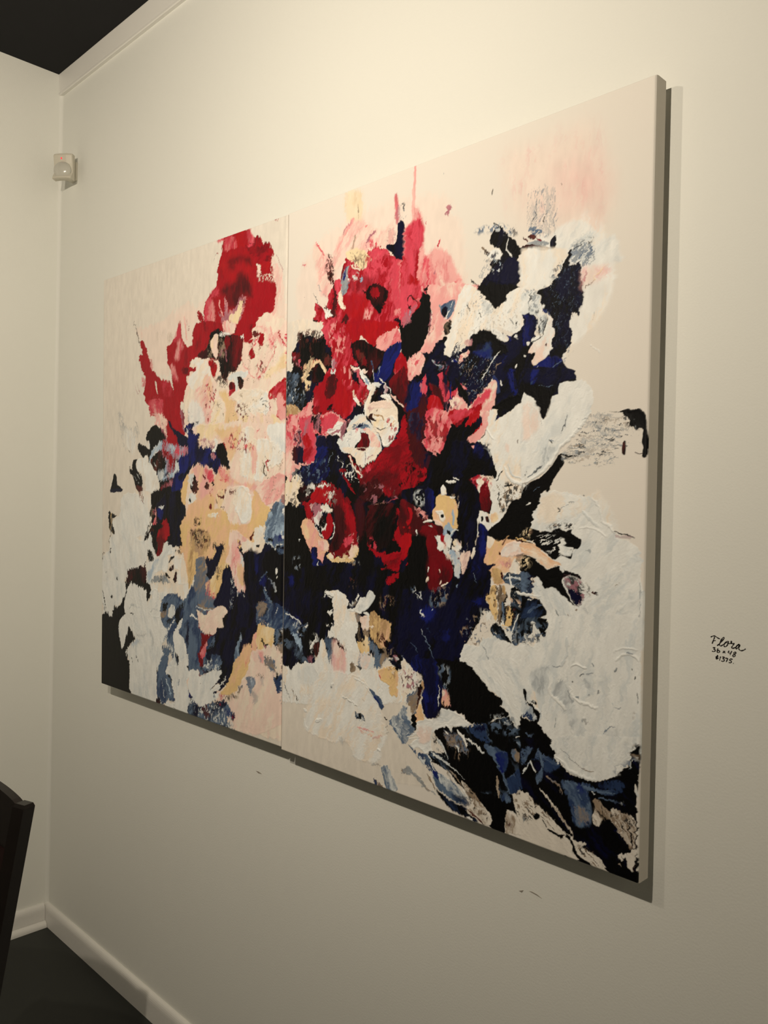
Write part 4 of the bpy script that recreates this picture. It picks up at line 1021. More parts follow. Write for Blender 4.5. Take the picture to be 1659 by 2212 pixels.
P red dred d0.25 e5 r0|1227 440 1259 449 1254 436 1229 422 1221 425
S taupe brn w5 d0.3|1207 400 1247 397 1231 372 1205 372
P white warm h1.2 d0.04 e3 t84.47 m0.4 r0|1050 391 1059 396 1083 398 1100 391 1110 381 1112 372 1110 362 1135 362 1138 345 1146 321 1135 312 1147 283 1143 254 1135 235 1117 228 1108 214 1161 251 1205 252 1227 225 1279 266 1289 201 898 128 896 210 931 207 949 226 970 226 977 234 1001 231 1020 250 1024 282 1039 287 1044 268 1064 244 1073 288 1087 290 1108 274 1082 296 1053 294 1051 300 1064 321 1069 332 1063 367 1062 384 1050 386
L white white w4.8 h1.2 d0.08|1038 390 1050 390 1060 387
L white white w1.27 h1 d0.1|1045 383 1062 380
L cool white w1.29 d0.1|1035 387 1033 378
L white white w2.56 h1 d0.1|1061 355 1054 347 1063 348
L white white w1.28 d0.1|1045 322 1052 319
L white warm w1.11 d0.1|1057 325 1064 326
P white cool h1 d0.06 e3 t38.98 m0.5|1139 378 1148 389 1164 392 1172 407 1187 401 1190 392 1175 372 1158 363 1149 357 1133 360 1135 370
P cool grey a0.8 d0.15 s3|1144 375 1162 381 1160 369 1147 363
L white cool w1.85 d0.2|1141 395 1137 381
S cool taupe w4 d0.3|1114 378 1135 383 1135 371 1115 367
L white cool w2.79 h1 d0.15|1113 362 1126 361 1135 365
P taupe slate d0.2 e4 t77.66 m0.5|1133 357 1149 356 1150 339 1141 338
P pale white h0.9 d0.12 e4|1152 351 1171 356 1187 355 1185 335 1155 324 1150 339
L white white w2.43 h1 d0.15|1158 360 1176 357
P blk taupe d0.1 e3|1145 341 1152 336 1150 320 1162 300 1162 294 1151 300 1137 309 1143 322
P taupe blk d0.25 e4 m0.4|1155 324 1174 329 1175 308 1164 310
P tan och e5 d0.12 t78.01 m0.5|1180 361 1193 365 1210 352 1229 351 1236 337 1233 310 1225 297 1210 290 1195 305 1177 321 1176 345
P peach tan s4 e5 d0.25 t78.08|1202 345 1232 348 1233 310 1212 292 1207 321
P och tan s3 d0.2|1178 357 1195 356 1207 336 1195 311 1179 324
S blk brn w6 d0.35|1186 319 1211 328 1233 313 1225 294 1201 297
P blk brn d0.1 e3|1220 308 1231 311 1231 299 1221 299
L warm cream w1.81 h1 d0.2|1165 331 1189 336
P och cream e3 d0.08 h0.8|1144 299 1164 304 1166 313 1180 303 1178 278 1167 275 1147 280
L blk brn w1.83 d0.15|1151 305 1162 294
P slate taupe d0.25 e5 t71.64 m0.5 s3|1175 311 1195 302 1210 283 1230 277 1213 256 1192 253 1189 280 1178 287
S blk taupe w6 d0.45|1204 294 1246 300 1246 273 1217 278
P cool pale d0.2 e5 t65.42 m0.5|1145 276 1183 279 1192 250 1148 243
L grey slate w3.99 a0.7 d0.35|1152 276 1148 246
P blk slate d0.2 e4 t84.94 m0.4 r0|1250 283 1278 293 1287 276 1267 262 1255 254 1242 270
S mauve cool w6 d0.35|1246 285 1278 290 1279 272 1255 270
L nav blk w2.94 d0.15|1236 273 1253 268 1269 263
L blk nav w2.34 d0.2|1255 269 1257 253
P nav slate s3 d0.2 e5|1043 291 1077 294 1068 278 1069 262 1054 254 1044 268
P slate sky d0.25 s3 e4|1047 267 1068 275 1069 249 1060 243
P pale pink s6 a0.7 d0.15 t84.49|1065 287 1087 290 1111 271 1107 230 1100 188 1067 224
L blk brn w2.52 d0.25|1080 291 1092 283 1106 275
S blk brn w4 d0.3|1082 293 1110 284 1108 273 1087 281
P taupe blk d0.15 e3 t84.59 m0.5|1121 248 1127 255 1137 247 1137 236 1126 232 1120 237
L grey blk w3.07 d0.3|1141 248 1151 242
S white grey w6 d0.45|994 291 1019 297 1015 258 995 255
L white white w2.61 h1 d0.15|1009 291 1002 274 994 265
P blk brn d0.1 e3|1004 269 1019 281 1022 259 1015 249 1005 258
P nav mauve d0.25 s3|980 246 1010 250 1006 233 990 233
P och peach e4 d0.08 h0.8 t66.23 m0.5|1205 249 1226 258 1251 263 1264 241 1256 227 1261 214 1248 205 1236 209 1235 224 1210 232
S tan warm w6 d0.3|1230 262 1255 263 1256 242 1239 239
L red rose w1.8 d0.2|1207 240 1210 235
P cool white s5 a0.6 d0.15 t123.42|955 209 1006 230 1027 201 1002 184 961 183
L white white w1.61 h1.2 d0.1|1011 224 1027 201 1047 182
L white white w1.53 h1.2 d0.1|1131 228 1158 223 1180 208
L peach pink w4.06 d0.3 a0.8|1112 228 1108 208
P slate mid d0.15 e4 t141.52|1180 210 1194 203 1213 193 1192 189
S cool mauve w5 d0.4|1263 255 1279 261 1281 214 1269 218
L blk slate w1.74 d0.2|1273 216 1276 224
L blk taupe w1.17 d0.25|932 161 946 150 954 145
L taupe grey w1.18 d0.35|899 180 914 160 925 140
L cool white w1.19 h1 d0.1|893 312 893 247
L blk grey w1.53 d0.3|892 233 892 195
L blk taupe w1.17 d0.2|932 162 943 152 956 144
L taupe grey w1.18 d0.35|902 177 914 157 929 136
P white warm h0.7 d0.06 e5 s4 a0.9 t55.21 m0.5|1031 220 1117 227 1162 225 1220 175 1217 147 1229 147 1230 117 1214 90 1217 72 1168 57 1134 65 1117 86 1075 77 1041 79 990 81 974 111 998 158
P slate mid d0.15 e3 t141.54 m0.5|1180 210 1198 201 1218 192 1220 172 1205 181 1190 193
L blu mid w2.99 d0.2|1196 195 1209 183
L white white w1.52 h1.4 d0.1|1131 223 1158 218 1178 205 1207 179
L white cool w1.56 h1.4 d0.1|1095 179 1119 171 1144 167
L grey taupe w0.93 d0.3 a0.7|1102 177 1123 169 1146 167
P blk slate e4 d0.12|1137 157 1147 152 1160 151 1172 138 1156 140 1142 141
S slate cool w4 d0.3|1137 156 1162 152 1172 138 1145 137
S blk brn w3 d0.35|1159 182 1166 184 1166 180 1159 179
L rose pink w1.52 d0.3 a0.8|1148 121 1168 122 1196 123
L pink peach w3.64 d0.4 a0.7|1157 117 1177 115 1190 114
L mauve pink w3.58 d0.35 a0.5|1194 111 1218 120
L blk taupe w1.33 d0.25|1227 161 1235 156
L taupe grey w2.96 d0.5 a0.7|1234 148 1234 127
L white white w3.54 h1.6 d0.05|1017 110 1034 116
L white white w2.99 h1.6 d0.05|1206 92 1212 91
L white white w3.28 h1.6 d0.05|978 127 985 125
L white white w3.17 h1.6 d0.05|1068 197 1072 196
L white white w1.31 h1 d0.05|976 111 982 96 993 88
L grey taupe w2.54 d0.3|1064 190 1068 193
L grey cool w7.83 a0.4 s6 d0.3|1100 92 1103 80
P slate cool d0.15 e3 t106.15 m0.5 h0.5 r0|1240 155 1258 170 1281 190 1291 139 1283 119 1267 125 1251 139
L mid slate w2.05 d0.35|1248 148 1263 133 1280 121
L blk mid w2.32 d0.2|1278 172 1282 167
P slate cool d0.12 e3 t114.19 m0.5|1217 59 1236 66 1247 50 1264 33 1262 21 1238 15 1227 36
P mid taupe d0.3 e4 t106.74|1199 32 1210 31 1229 21 1229 13 1199 18
L taupe grey w4.47 a0.6 d0.45|1192 59 1217 63
L slate mid w2.32 d0.3|1275 69 1285 62
P pink rose s6 e5 d0.15 t89.04 m0.4 a0.9 r0|1251 1115 1267 1132 1268 1155 1284 1148 1297 1125 1302 1090 1307 1055 1318 1058 1329 1067 1348 1060 1371 1039 1386 1011 1401 987 1402 959 1245 985 1251 1072
L rose pink w3.21 v3.79 d0.12 s2|1276 1234 1273 1183 1273 1131
L pink pale w5.25 a0.5 d0.3 s4|1276 1234 1273 1183 1273 1131
P rose red s4 e4 d0.15 t89.01 m0.4|1251 1115 1269 1126 1293 1129 1301 1104 1302 1084 1287 1059 1288 1012 1261 1003 1251 1057 1252 1093
L red rose w3.77 d0.15 s1.5|1290 1127 1286 1093 1284 1036 1284 1016
P vred rose d0.15 e5 t89 m0.5 r0|1243 1064 1259 1055 1268 1025 1304 1004 1301 976 1245 985
P rose pink s4 d0.2 e5 t77.77 r0|1303 1050 1322 1043 1322 1001 1307 975 1289 1001
P pale white s5 d0.2 e4 h0.7 t50.11 r0|1342 1017 1357 994 1383 984 1401 984 1398 971 1358 978
L pink rose w1.93 d0.25|1372 986 1390 993 1397 992
P mauve pink d0.25 e4 s2|1355 1133 1369 1138 1368 1126 1361 1113 1357 1123
L rose red w1.7 d0.2|1342 1077 1338 1065
L mauve dred w0.99 d0.2|1334 1020 1333 1013
L blk taupe w0.8 d0.1|1463 1140 1464 1131
L rose mauve w1.01 d0.3|1307 1119 1306 1113
L grey taupe w0.85 d0.3|1346 1195 1347 1199
P blk nav e5 d0.1 t51.57 m0.3 r0|1467 1064 1480 1069 1488 1066 1503 1047 1516 1038 1526 1025 1532 1028 1541 1027 1541 1021 1529 1016 1522 1007 1528 993 1530 980 1524 968 1517 959 1516 941 1484 946 1429 971 1456 988 1469 1001 1460 1014 1478 1014 1488 1020 1474 1035 1456 1049
P nav blk a0.9 s3 e5 d0.1 t51.67 m0.5|1460 1015 1493 1015 1520 1007 1529 985 1515 962 1456 980 1469 999
L blk grey w1.59 d0.3|1467 1079 1475 1074 1482 1065
S slate cool w4 d0.4|1426 1080 1480 1078 1516 1057 1513 1045 1467 1060 1433 1067
P grey blk d0.45 e5 s3 a0.8|1496 1061 1512 1066 1522 1045 1503 1047
L blk taupe w2.41 d0.2|1444 1041 1455 1031 1468 1028
P white cool d0.15 e4 h0.6|1456 1029 1474 1032 1488 1021 1483 1013 1465 1017
S nav grey w5 d0.45|1438 1037 1481 1025 1475 1009 1445 1018
P grey cool d0.45 s4 a0.8 e5|1445 1019 1462 1012 1467 999 1453 986 1442 985
L cool white w0.92 d0.15 h1|1500 1045 1497 1027 1509 1012
L blk blk w0.95 d0.1|1418 988 1433 973
S cool sky w3 d0.25|1465 1015 1488 1006 1489 987 1472 990
P pink pale e6 d0.08 t64.18 m0.45 r0|1318 996 1432 976 1419 957 1402 938 1385 918 1360 897 1335 863 1310 869 1289 874 1319 908 1325 942
P pale pink d0.15 s4 r0|1357 989 1394 983 1401 965 1384 965
P white warm e5 d0.06 h0.8 t65.38 m0.4 r0|1405 981 1434 969 1450 949 1478 927 1484 933 1497 940 1503 950 1543 954 1544 916 1537 907 1535 884 1521 876 1505 884 1497 889 1480 895 1469 890 1449 893 1418 884 1404 874 1376 856 1358 863 1361 883 1371 903 1381 932
S grey slate w2.4 d0.16 t27.41 a0.8|1433 965 1478 927 1468 914 1441 926 1419 954
P cool grey d0.3 e5 t27.67 a0.8|1444 947 1467 936 1474 923 1451 919
S grey taupe w2.4 d0.05 a0.5|1405 951 1528 942 1530 885 1394 867
P blk blk e4 d0.06 r0|1432 976 1518 961 1517 954 1500 949 1498 936 1489 935 1479 927 1457 945 1443 961
P blk blk e6 d0.06 r0|1301 987 1314 996 1318 982 1323 942 1320 913 1311 894 1293 875 1271 862 1261 866 1249 879 1247 929 1259 927 1275 942 1296 961
P rose mauve d0.2 e4 t49.04 m0.4 r0|1245 988 1269 985 1290 963 1277 942 1259 927 1247 932
S sky mauve w4 d0.35|1258 962 1278 959 1277 942 1261 944
P rose red d0.15 s3 t77.59 r0|1245 1008 1301 999 1297 974 1274 983 1262 971 1246 964
L blk brn w1.17 d0.15|1262 973 1266 982 1272 984 1290 969
L blk mar w1.31 d0.15|1262 969 1276 957
P rose pink d0.2 e5 r0|1297 997 1308 997 1315 979 1305 987
P slate mid d0.15 e4 m0.5 t50.5|1348 951 1366 958 1384 961 1381 938 1367 926 1354 931
P blk nav d0.1 e4|1355 949 1366 947 1365 934 1357 930 1352 937
L cool white w1.67 d0.25|1377 958 1370 940 1359 925
P grey slate d0.25 e4|1342 950 1347 956 1351 947 1346 945
P blk taupe e4 d0.12|1370 923 1376 922 1375 906 1364 896 1356 903 1360 916
S brn mauve w4 d0.3|1320 943 1335 941 1330 906 1311 900
L blk blk w1.93 d0.05|1393 933 1394 933
L blk grey w0.82 d0.2|1411 946 1420 932
L blk grey w0.81 d0.2|1440 926 1446 917
L blk blk w1.17 d0.15|1520 900 1520 893
L blk grey w0.78 d0.15|1509 907 1515 896
P blk nav e5 d0.06 t50.99 m0.5|1338 882 1360 894 1366 887 1358 863 1362 852 1347 836 1313 828 1301 841 1311 857 1308 868 1329 867
P nav blk e4 d0.05 t52.97 m0.5 r0|1418 882 1432 891 1452 893 1469 885 1499 868 1517 881 1536 889 1538 914 1558 914 1563 761 1549 769 1509 745 1468 747 1480 786 1478 810 1425 761 1377 811 1362 846 1376 856 1394 851 1408 869 1427 869
P blk blk s3 e5 d0.06|1421 883 1452 893 1489 875 1506 849 1473 847 1469 866 1439 870 1429 852
P blu mid e7 d0.2 s4 t29.26 m0.35|1453 871 1469 864 1472 845 1463 842 1440 849 1429 858 1450 858
P blu nav s4 d0.25 e6|1493 845 1503 842 1495 829 1487 831
P blu nav s5 d0.25 e6|1507 818 1519 814 1523 790 1530 782 1521 775 1510 794
P blu nav d0.1 e4|1469 753 1489 762 1479 749 1473 747
P blu mid d0.15|1474 809 1483 807 1490 783 1483 778 1480 791
P white cool e3 d0.1|1467 891 1477 892 1494 879 1500 868 1486 875 1472 883
S nav white w4 d0.3|1472 890 1498 884 1495 871 1476 879
P blu nav d0.2|1500 880 1510 872 1507 868
L white cool w2.07 h1 d0.1|1518 875 1524 869
L cool taupe w0.93 d0.2|1488 852 1473 842 1469 829 1456 815 1451 805
L cool taupe w0.79 d0.2|1481 819 1482 828 1490 831
L warm taupe w1.03 d0.2|1545 852 1533 838
P white white d0.05 e2|1538 841 1544 840 1541 837
P white white d0.05 e2|1543 860 1546 861 1546 855
L white white w1.81 d0.15 h1|1525 825 1523 819
L white white w1.31 d0.1 h1|1491 800 1495 791
S slate taupe w2 d0.1|1394 848 1473 845 1478 813 1425 772 1399 820
P pale mauve d0.15 e3|1406 881 1425 880 1425 869 1411 869
P pale rose d0.15 e3 h0.8|1394 848 1405 858 1417 862 1419 856 1408 847 1402 842 1391 846
P cool nav d0.3 e4 t64.82|1376 858 1386 877 1397 881 1397 862 1387 854
S blu cool w5 d0.4|1361 860 1394 856 1388 835 1365 846
P pink pale e5 d0.1 t50.56 m0.4|1265 859 1287 873 1309 863 1311 852 1304 835 1294 829 1274 822 1268 827
S rose warm w5 d0.3|1269 865 1309 863 1302 832 1270 830
P vred red e3 d0.08 r0|1249 876 1261 863 1266 845 1263 819 1251 814
P mar dred d0.15 e4 r0|1250 846 1264 839 1269 815 1251 785
P nav blu d0.2 s4 e6 t77.97 m0.4|1267 815 1302 818 1319 782 1319 757 1268 760
P mar nav d0.2 s4 e6|1295 787 1322 788 1323 757 1296 758
P rose mauve e6 d0.2 t78.04 m0.5|1302 809 1314 826 1320 805 1315 786 1305 792
P rose red e5 d0.15|1344 826 1355 829 1361 820 1359 812 1370 806 1378 783 1379 770 1360 774 1348 800 1352 814
S nav dred w6 d0.4 t78.38|1358 841 1380 830 1382 775 1364 768
L blu slate w1.94 d0.3|1377 810 1380 775
P mar dred s3 d0.15 e5 t104.56|1322 808 1348 803 1360 777 1361 754 1349 763 1334 787
P vred rose e4 d0.1 t78.24 m0.5 r0|1321 782 1334 788 1347 782 1359 768 1361 749 1322 751
P pink warm e4 d0.12 t53.1 m0.45 r0|1379 770 1389 788 1398 796 1396 785 1407 779 1420 759 1432 771 1458 791 1478 805 1482 789 1479 770 1468 747 1379 747
P rose pink s4 d0.15 t41.74|1425 764 1458 788 1472 784 1456 764 1436 752
P vred red d0.08 e3 t36.34 r0|1418 753 1435 760 1449 765 1449 754 1436 744 1415 745
P rose pink d0.1 e2|1401 805 1414 794 1414 790 1403 799
P rose red d0.12 e3|1380 789 1396 797 1389 785 1380 781
P warm pale h1 d0.12|1375 773 1393 782 1400 774 1383 761
S mauve blk w5 d0.4|1364 776 1393 774 1394 752 1365 754
P blk blk d0.06 e3|1388 816 1401 804 1416 786 1419 772 1423 761 1403 782 1396 793
L slate cool w1.27 d0.3|1332 851 1340 843 1358 840
S slate mauve w4 d0.4|1336 852 1365 846 1362 832 1340 837
P blk blk d0.08|1509 745 1549 770 1548 778 1492 767 1468 747
P rose pink e5 d0.12 t71.7 m0.5 h0.6 r0|1315 760 1375 756 1383 731 1377 714 1366 693 1359 680 1344 681 1347 671 1325 683 1308 700 1317 710
S red dred w8 d0.35|1319 757 1376 745 1374 698 1345 674 1321 700
P vred rose d0.1 e4 t41.71 m0.4 r0|1375 756 1446 752 1443 738 1423 723 1398 719 1389 725 1380 736
P pink pale d0.1 e4 t53.94 m0.4|1446 749 1470 747 1467 732 1461 713 1451 700 1436 694 1420 700 1432 715 1453 727
L vred red w1.89 d0.15|1453 728 1437 717 1426 711
P dred red d0.2|1391 733 1422 742 1409 724 1391 719
P blk nav e6 d0.06 t66.07 m0.3 r0|1380 730 1391 725 1401 727 1417 741 1420 738 1414 724 1429 728 1442 725 1427 709 1420 700 1436 693 1451 695 1466 684 1475 668 1482 649 1488 637 1481 624 1476 633 1436 638 1429 628 1447 607 1474 601 1473 568 1451 569 1449 521 1404 518 1399 560 1402 590 1384 598 1358 614 1351 598 1340 578 1333 558 1321 573 1320 609 1261 608 1256 629 1319 629 1324 666 1345 671 1366 691
P nav blu s5 e6 d0.2 t54.33 m0.4 a0.9|1434 690 1451 692 1462 676 1455 663 1438 671
P nav blk s5 e6 d0.2 a0.8|1381 698 1420 693 1421 655 1393 648
P red dred e6 d0.15 t35.93 m0.5 r0|1253 746 1269 740 1274 699 1295 661 1319 652 1323 632 1300 620 1257 608
P mar nav e6 d0.2 t71.39 m0.4 r0|1268 763 1315 760 1315 710 1308 698 1326 677 1333 671 1325 649 1291 658 1274 699
P nav mid e6 d0.25 t78.03 a0.8 s3|1274 760 1308 749 1309 709 1298 704 1277 725
L blk blk w5.2 d0.1|1282 649 1292 649
S dred blk w7 d0.3|1259 667 1319 657 1320 623 1261 614
P blk nav d0.1 e4|1261 608 1308 617 1320 609 1298 580 1274 585 1262 588
S grey cool w5 d0.6|1291 606 1320 610 1321 579 1298 580
P nav blu d0.12 e4|1320 610 1339 612 1346 581 1333 558 1321 575
P mar dred e5 d0.1 t105.13 m0.5 r0|1257 591 1290 580 1302 563 1330 549 1349 544 1364 539 1368 517 1260 512
L red vred w4.35 d0.2|1278 575 1285 556 1275 545
S vred blk w6 d0.25|1263 550 1291 554 1288 519 1264 518
P pink rose e5 d0.3 t129.52|1292 578 1313 574 1331 559 1329 555 1306 563
S pink dred w5 d0.45|1292 578 1329 563 1322 552 1298 560
L white warm w2.84 d0.2 h1|1320 549 1329 553 1341 551
L cool white w1.98 d0.25 h1|1332 542 1341 538 1336 531
L white warm w2.3 d0.3 h1|1297 531 1305 522
P dred dred d0.05 e3 r0|1314 543 1345 538 1357 525 1361 516 1311 514
P och peach e3 d0.06 h0.8 t85.15 m0.5|1352 600 1362 602 1377 598 1393 594 1399 584 1401 573 1400 549 1403 543 1389 532 1371 525 1364 542 1343 552 1342 572 1349 579 1347 593
P peach warm d0.1 s3|1344 572 1359 572 1370 559 1367 547 1347 550
P white warm h1.2 d0.08 e3|1348 571 1363 573 1370 564 1372 556 1365 549 1356 561
P pale peach h1 d0.1 e3|1344 555 1363 547 1364 540 1347 547
P blk blk d0.03 e2|1362 564 1368 565 1369 559 1363 559
L sky slate w2.48 d0.15|1390 573 1392 559 1391 545
P sky slate d0.12 e3 t72.43|1366 536 1380 548 1389 537 1396 535 1386 523 1368 523
P blk blk d0.08|1377 535 1386 534 1381 523 1377 523
L white cool w1.93 d0.2 h1|1386 530 1396 535 1404 538
P white warm h1.2 d0.05 e3|1358 612 1365 619 1373 603 1371 601 1360 600
L white white w2.22 h1.2 d0.15|1372 623 1383 623 1392 626
L white white w1.1 h1.2 d0.1|1388 632 1403 627
L white white w1.1 h1 d0.15|1382 596 1395 597
L warm taupe w1.23 h1 d0.25|1404 590 1402 577
S warm tan w4 d0.4|1387 601 1402 598 1402 579 1393 584
P white warm e5 d0.05 h0.8 t66.9 m0.4 r0|1466 750 1486 749 1483 739 1477 730 1509 745 1571 748 1574 615 1544 599 1516 589 1503 562 1476 539 1466 543 1452 550 1449 574 1465 572 1476 570 1475 604 1469 607 1478 628 1486 633 1486 646 1475 670 1454 692 1437 695 1454 700 1464 718
P blu nav d0.1 e3|1480 730 1494 740 1486 744 1483 735
P blk nav d0.08 r0|1484 749 1512 747 1493 737 1488 738
L cool nav w2.13 d0.2|1451 688 1466 681 1473 670
S blk nav w4 d0.35|1454 692 1474 691 1475 668 1462 679
P pink warm d0.1 e2|1429 689 1436 689 1434 683
P red pink e4 d0.2 t104.21 m0.5|1429 632 1446 637 1453 628 1450 607 1440 620
P warm white h1.2 d0.15 e4|1449 635 1478 634 1478 623 1469 607 1460 620 1450 604 1446 617
P mar dred d0.12 e4|1458 620 1468 623 1475 601 1473 572 1454 577 1450 604
S dred rose w5 d0.4|1429 636 1476 633 1470 609 1433 620
L rose red w1.86 d0.2|1465 615 1468 620
S blk taupe w4 d0.35|1483 623 1547 620 1541 599 1513 591 1487 596
S blk taupe w5 d0.35|1490 601 1535 597 1501 570 1491 578
L blk taupe w1.56 d0.15|1504 617 1516 619 1523 619
L blk taupe w1.17 d0.15|1502 604 1519 612
L blk blk w0.92 d0.2|1499 643 1486 625
L blk blk w1.18 d0.15|1492 599 1496 581
L blk grey w2.61 d0.2|1501 577 1502 574 1505 578
P peach cream d0.25 s3 e4|1470 569 1488 571 1495 560 1479 551
P blk brn d0.12 e3|1463 564 1470 565 1474 554 1467 555
P blk blk d0.1 e3|1455 565 1460 564 1458 554 1454 557
P blk blk e4 d0.04 r0|1574 617 1553 612 1535 595 1518 589 1504 562 1487 549 1472 538 1478 522 1577 527
S warm taupe w5 d0.4|1540 538 1555 548 1555 531 1540 531
P blu nav e3 d0.05 r0|1452 548 1457 550 1471 540 1471 522 1451 521
L white warm w1.34 d0.15 h1|1453 574 1448 550 1449 526
L white white w1.86 h1.6 d0.04|1464 718 1471 707 1478 699
L white white w3.1 h1.8 d0.04|1503 649 1512 633 1525 624 1541 621 1553 624
L cool white w1.55 h1.4 d0.06|1511 654 1517 641 1528 631 1543 630
P cool grey s5 d0.15 a0.7|1537 653 1552 666 1552 638 1543 633
L grey taupe w1.16 d0.2|1530 696 1531 689
L pale pink w3.9 a0.6 s3|1509 689 1511 677
P nav blk e5 d0.05 t67.31 m0.45 r0|1443 504 1453 526 1473 530 1468 503 1462 480 1474 470 1484 464 1480 448 1475 432 1466 412 1476 408 1480 395 1453 395 1437 363 1421 320 1418 293 1271 270 1267 416 1326 421 1399 447 1423 471
P blk blk s4 e5 d0.06 r0|1280 519 1330 524 1330 478 1331 436 1310 417 1279 417 1266 436 1277 481
P red vred e5 d0.12 t78.17 m0.4 r0|1260 521 1288 522 1281 490 1265 477 1261 474
L red dred w2.04 d0.2|1277 469 1274 462
P dred dred e3 d0.04 r0|1327 524 1345 524 1357 502 1372 492 1387 478 1393 460 1388 443 1374 434 1348 423 1333 427 1331 453 1334 478 1325 504
P mar dred s6 d0.1 a0.9|1331 487 1384 465 1381 440 1348 423 1333 430
P red dred s3 d0.1 r0|1357 525 1371 525 1379 506 1365 504
P white cool h1.2 d0.1 e4 t54.76 m0.4 r0|1347 524 1360 525 1364 513 1372 509 1369 499 1361 496 1354 501 1357 511
P white cool h1.2 d0.12 e4 r0|1371 525 1386 526 1388 507 1379 504 1372 514
S white pale w6 d0.45|1364 514 1425 514 1409 483 1384 479 1369 492
P sky cool h0.9 d0.15 e4 t72.73 m0.5|1387 501 1405 497 1410 483 1409 456 1406 449 1397 452 1395 471 1387 485
S dred white w5 d0.3|1372 503 1408 497 1406 464 1391 468
P pale mauve h0.9 d0.12 e4 t61.25 m0.4|1408 491 1426 501 1433 498 1430 487 1420 465 1417 458 1413 459 1411 478
L white warm w3.02 h1 d0.2|1411 508 1401 499 1390 503
P cream white h1 d0.1|1392 515 1399 517 1401 510 1394 507
L white warm w2.97 h1 d0.2|1441 508 1436 490
L warm white w2.15 h1 d0.2|1451 529 1443 514
P nav blu d0.06 e3 s2 r0|1447 526 1471 530 1470 506 1462 481 1448 459 1434 469 1443 499
P peach warm e4 d0.06 h0.7 t56.87 m0.4 r0|1471 530 1489 520 1515 524 1556 518 1556 495 1548 484 1548 467 1523 467 1507 466 1511 451 1495 444 1485 451 1481 464 1473 471 1467 479 1462 480 1468 503
P och peach s3 d0.1 t67.59|1483 520 1506 516 1503 494 1484 480 1472 483
P warm white h0.8 d0.06 e3 r0|1471 530 1486 522 1477 509 1470 511
P pale white h1 d0.08 t28.2 m0.4|1500 505 1515 517 1540 521 1556 516 1556 502 1529 496 1500 494
P mauve pink s5 d0.2 a0.8|1498 486 1519 490 1523 475 1507 476
P white warm h0.8 d0.1 e3|1521 477 1529 493 1548 477 1548 465 1523 467
L brn tan w1.56 d0.15|1515 532 1509 521 1503 515
L och brn w1.53 d0.2|1531 527 1556 523
L blk brn w1.15 d0.15|1531 523 1556 521
L blk brn w1.31 d0.2|1495 502 1498 498
S blk brn w5 d0.5|1530 500 1556 502 1556 495 1532 494
S taupe blk w4 d0.35|1529 496 1556 495 1554 477 1538 481
L blk taupe w1.02 d0.2|1530 491 1545 478
P nav nav d0.1 e4|1464 476 1484 481 1489 478 1481 475 1476 469
P tan och s2 d0.15 e4|1481 472 1501 471 1509 453 1488 446
L mar blk w1.83 d0.2|1502 467 1506 458
P slate blk d0.2 e5 t21 m0.5|1507 463 1529 468 1557 462 1558 442 1524 446 1512 451
L slate cool w2.31 d0.35|1514 459 1536 460 1558 452
L cool white w2.07 d0.25 h0.8|1520 464 1524 449 1522 439
P blk slate d0.15 e5 t150.47 m0.4|1524 441 1558 439 1560 353 1526 369 1516 368 1503 403 1522 413
L white cool w2.3 v1.54 h1 d0.15|1536 437 1544 434 1558 433
P och cream e5 d0.12 h0.7 t110.59 m0.4|1480 440 1492 444 1494 428 1494 407 1496 394 1493 378 1483 393 1473 413 1469 420 1477 429
S blk tan w5 d0.3|1469 426 1495 444 1495 384 1476 413
P taupe blk d0.25 e5 t85.53 m0.6|1490 442 1508 445 1516 430 1512 404 1510 380 1497 376 1496 410
L och tan w3.39 d0.25|1509 444 1510 432
L slate cool w3.39 d0.4|1505 416 1509 398 1510 383
P och cream e5 d0.2 h0.7 t85.57|1514 407 1522 410 1530 395 1524 377 1513 369 1505 374 1516 383
S blk brn w5 d0.35|1512 412 1534 409 1529 377 1516 386
S white peach w6 d0.35|1515 427 1543 422 1550 410 1528 413
L cool white w1.55 d0.3 h0.8|1503 374 1519 373 1526 366
P slate blk d0.2 e5 t58.3 m0.5|1535 398 1553 406 1559 391 1554 355 1536 344 1527 348 1531 375
S blk grey w4 d0.4|1531 398 1556 396 1551 352 1533 349
L white cool w1.16 d0.25 h0.8|1541 400 1529 367 1527 347
L white cool w2.07 d0.2|1517 361 1520 357
P cool warm d0.15|1554 375 1560 381 1560 353 1554 355
P blk slate d0.1 e5 t151.59 m0.35|1481 371 1497 376 1510 367 1527 348 1520 347 1488 356
S white grey w5 d0.3|1456 398 1483 395 1481 363 1467 375
L white peach w1.85 d0.25|1472 391 1480 377
P blu nav s6 e6 d0.2|1439 409 1467 422 1466 407 1453 400
P blu nav s6 e6 d0.15 m0.3|1312 382 1346 394 1355 381 1346 366 1324 362
L white sky w2 d0.3|1315 383 1314 374 1323 372
L white sky w1.69 d0.3|1346 386 1343 383
L cool slate w1.14 d0.25|1299 413 1317 400
S slate cool w4 d0.3|1287 423 1318 417 1315 397 1295 407
S slate taupe w4 d0.35|1348 429 1385 429 1375 398 1334 393
L white cool w1.42 d0.2|1332 464 1331 453
L white warm w2.55 d0.25 h1|1333 446 1329 437
L warm pale w1.12 d0.2|1360 461 1364 457
L warm pale w1.26 d0.2|1365 444 1362 437
L white warm w1.94 d0.2|1367 433 1381 438
L sky blu w1.65 d0.2|1403 436 1403 431
L slate cool w1.27 v0.71 d0.15|1318 344 1336 320 1354 291
L slate mid w0.85 d0.3|1328 351 1343 342
L slate mid w0.72 d0.3|1290 316 1312 303
L slate cool w0.67 d0.3|1441 461 1446 445
P nav blu s6 d0.3 a0.7|1351 347 1391 355 1385 329 1355 328
S taupe brn w5 d0.25|1412 360 1437 366 1434 349 1416 347
S taupe slate w3 d0.1|1429 389 1481 371 1455 333 1417 331
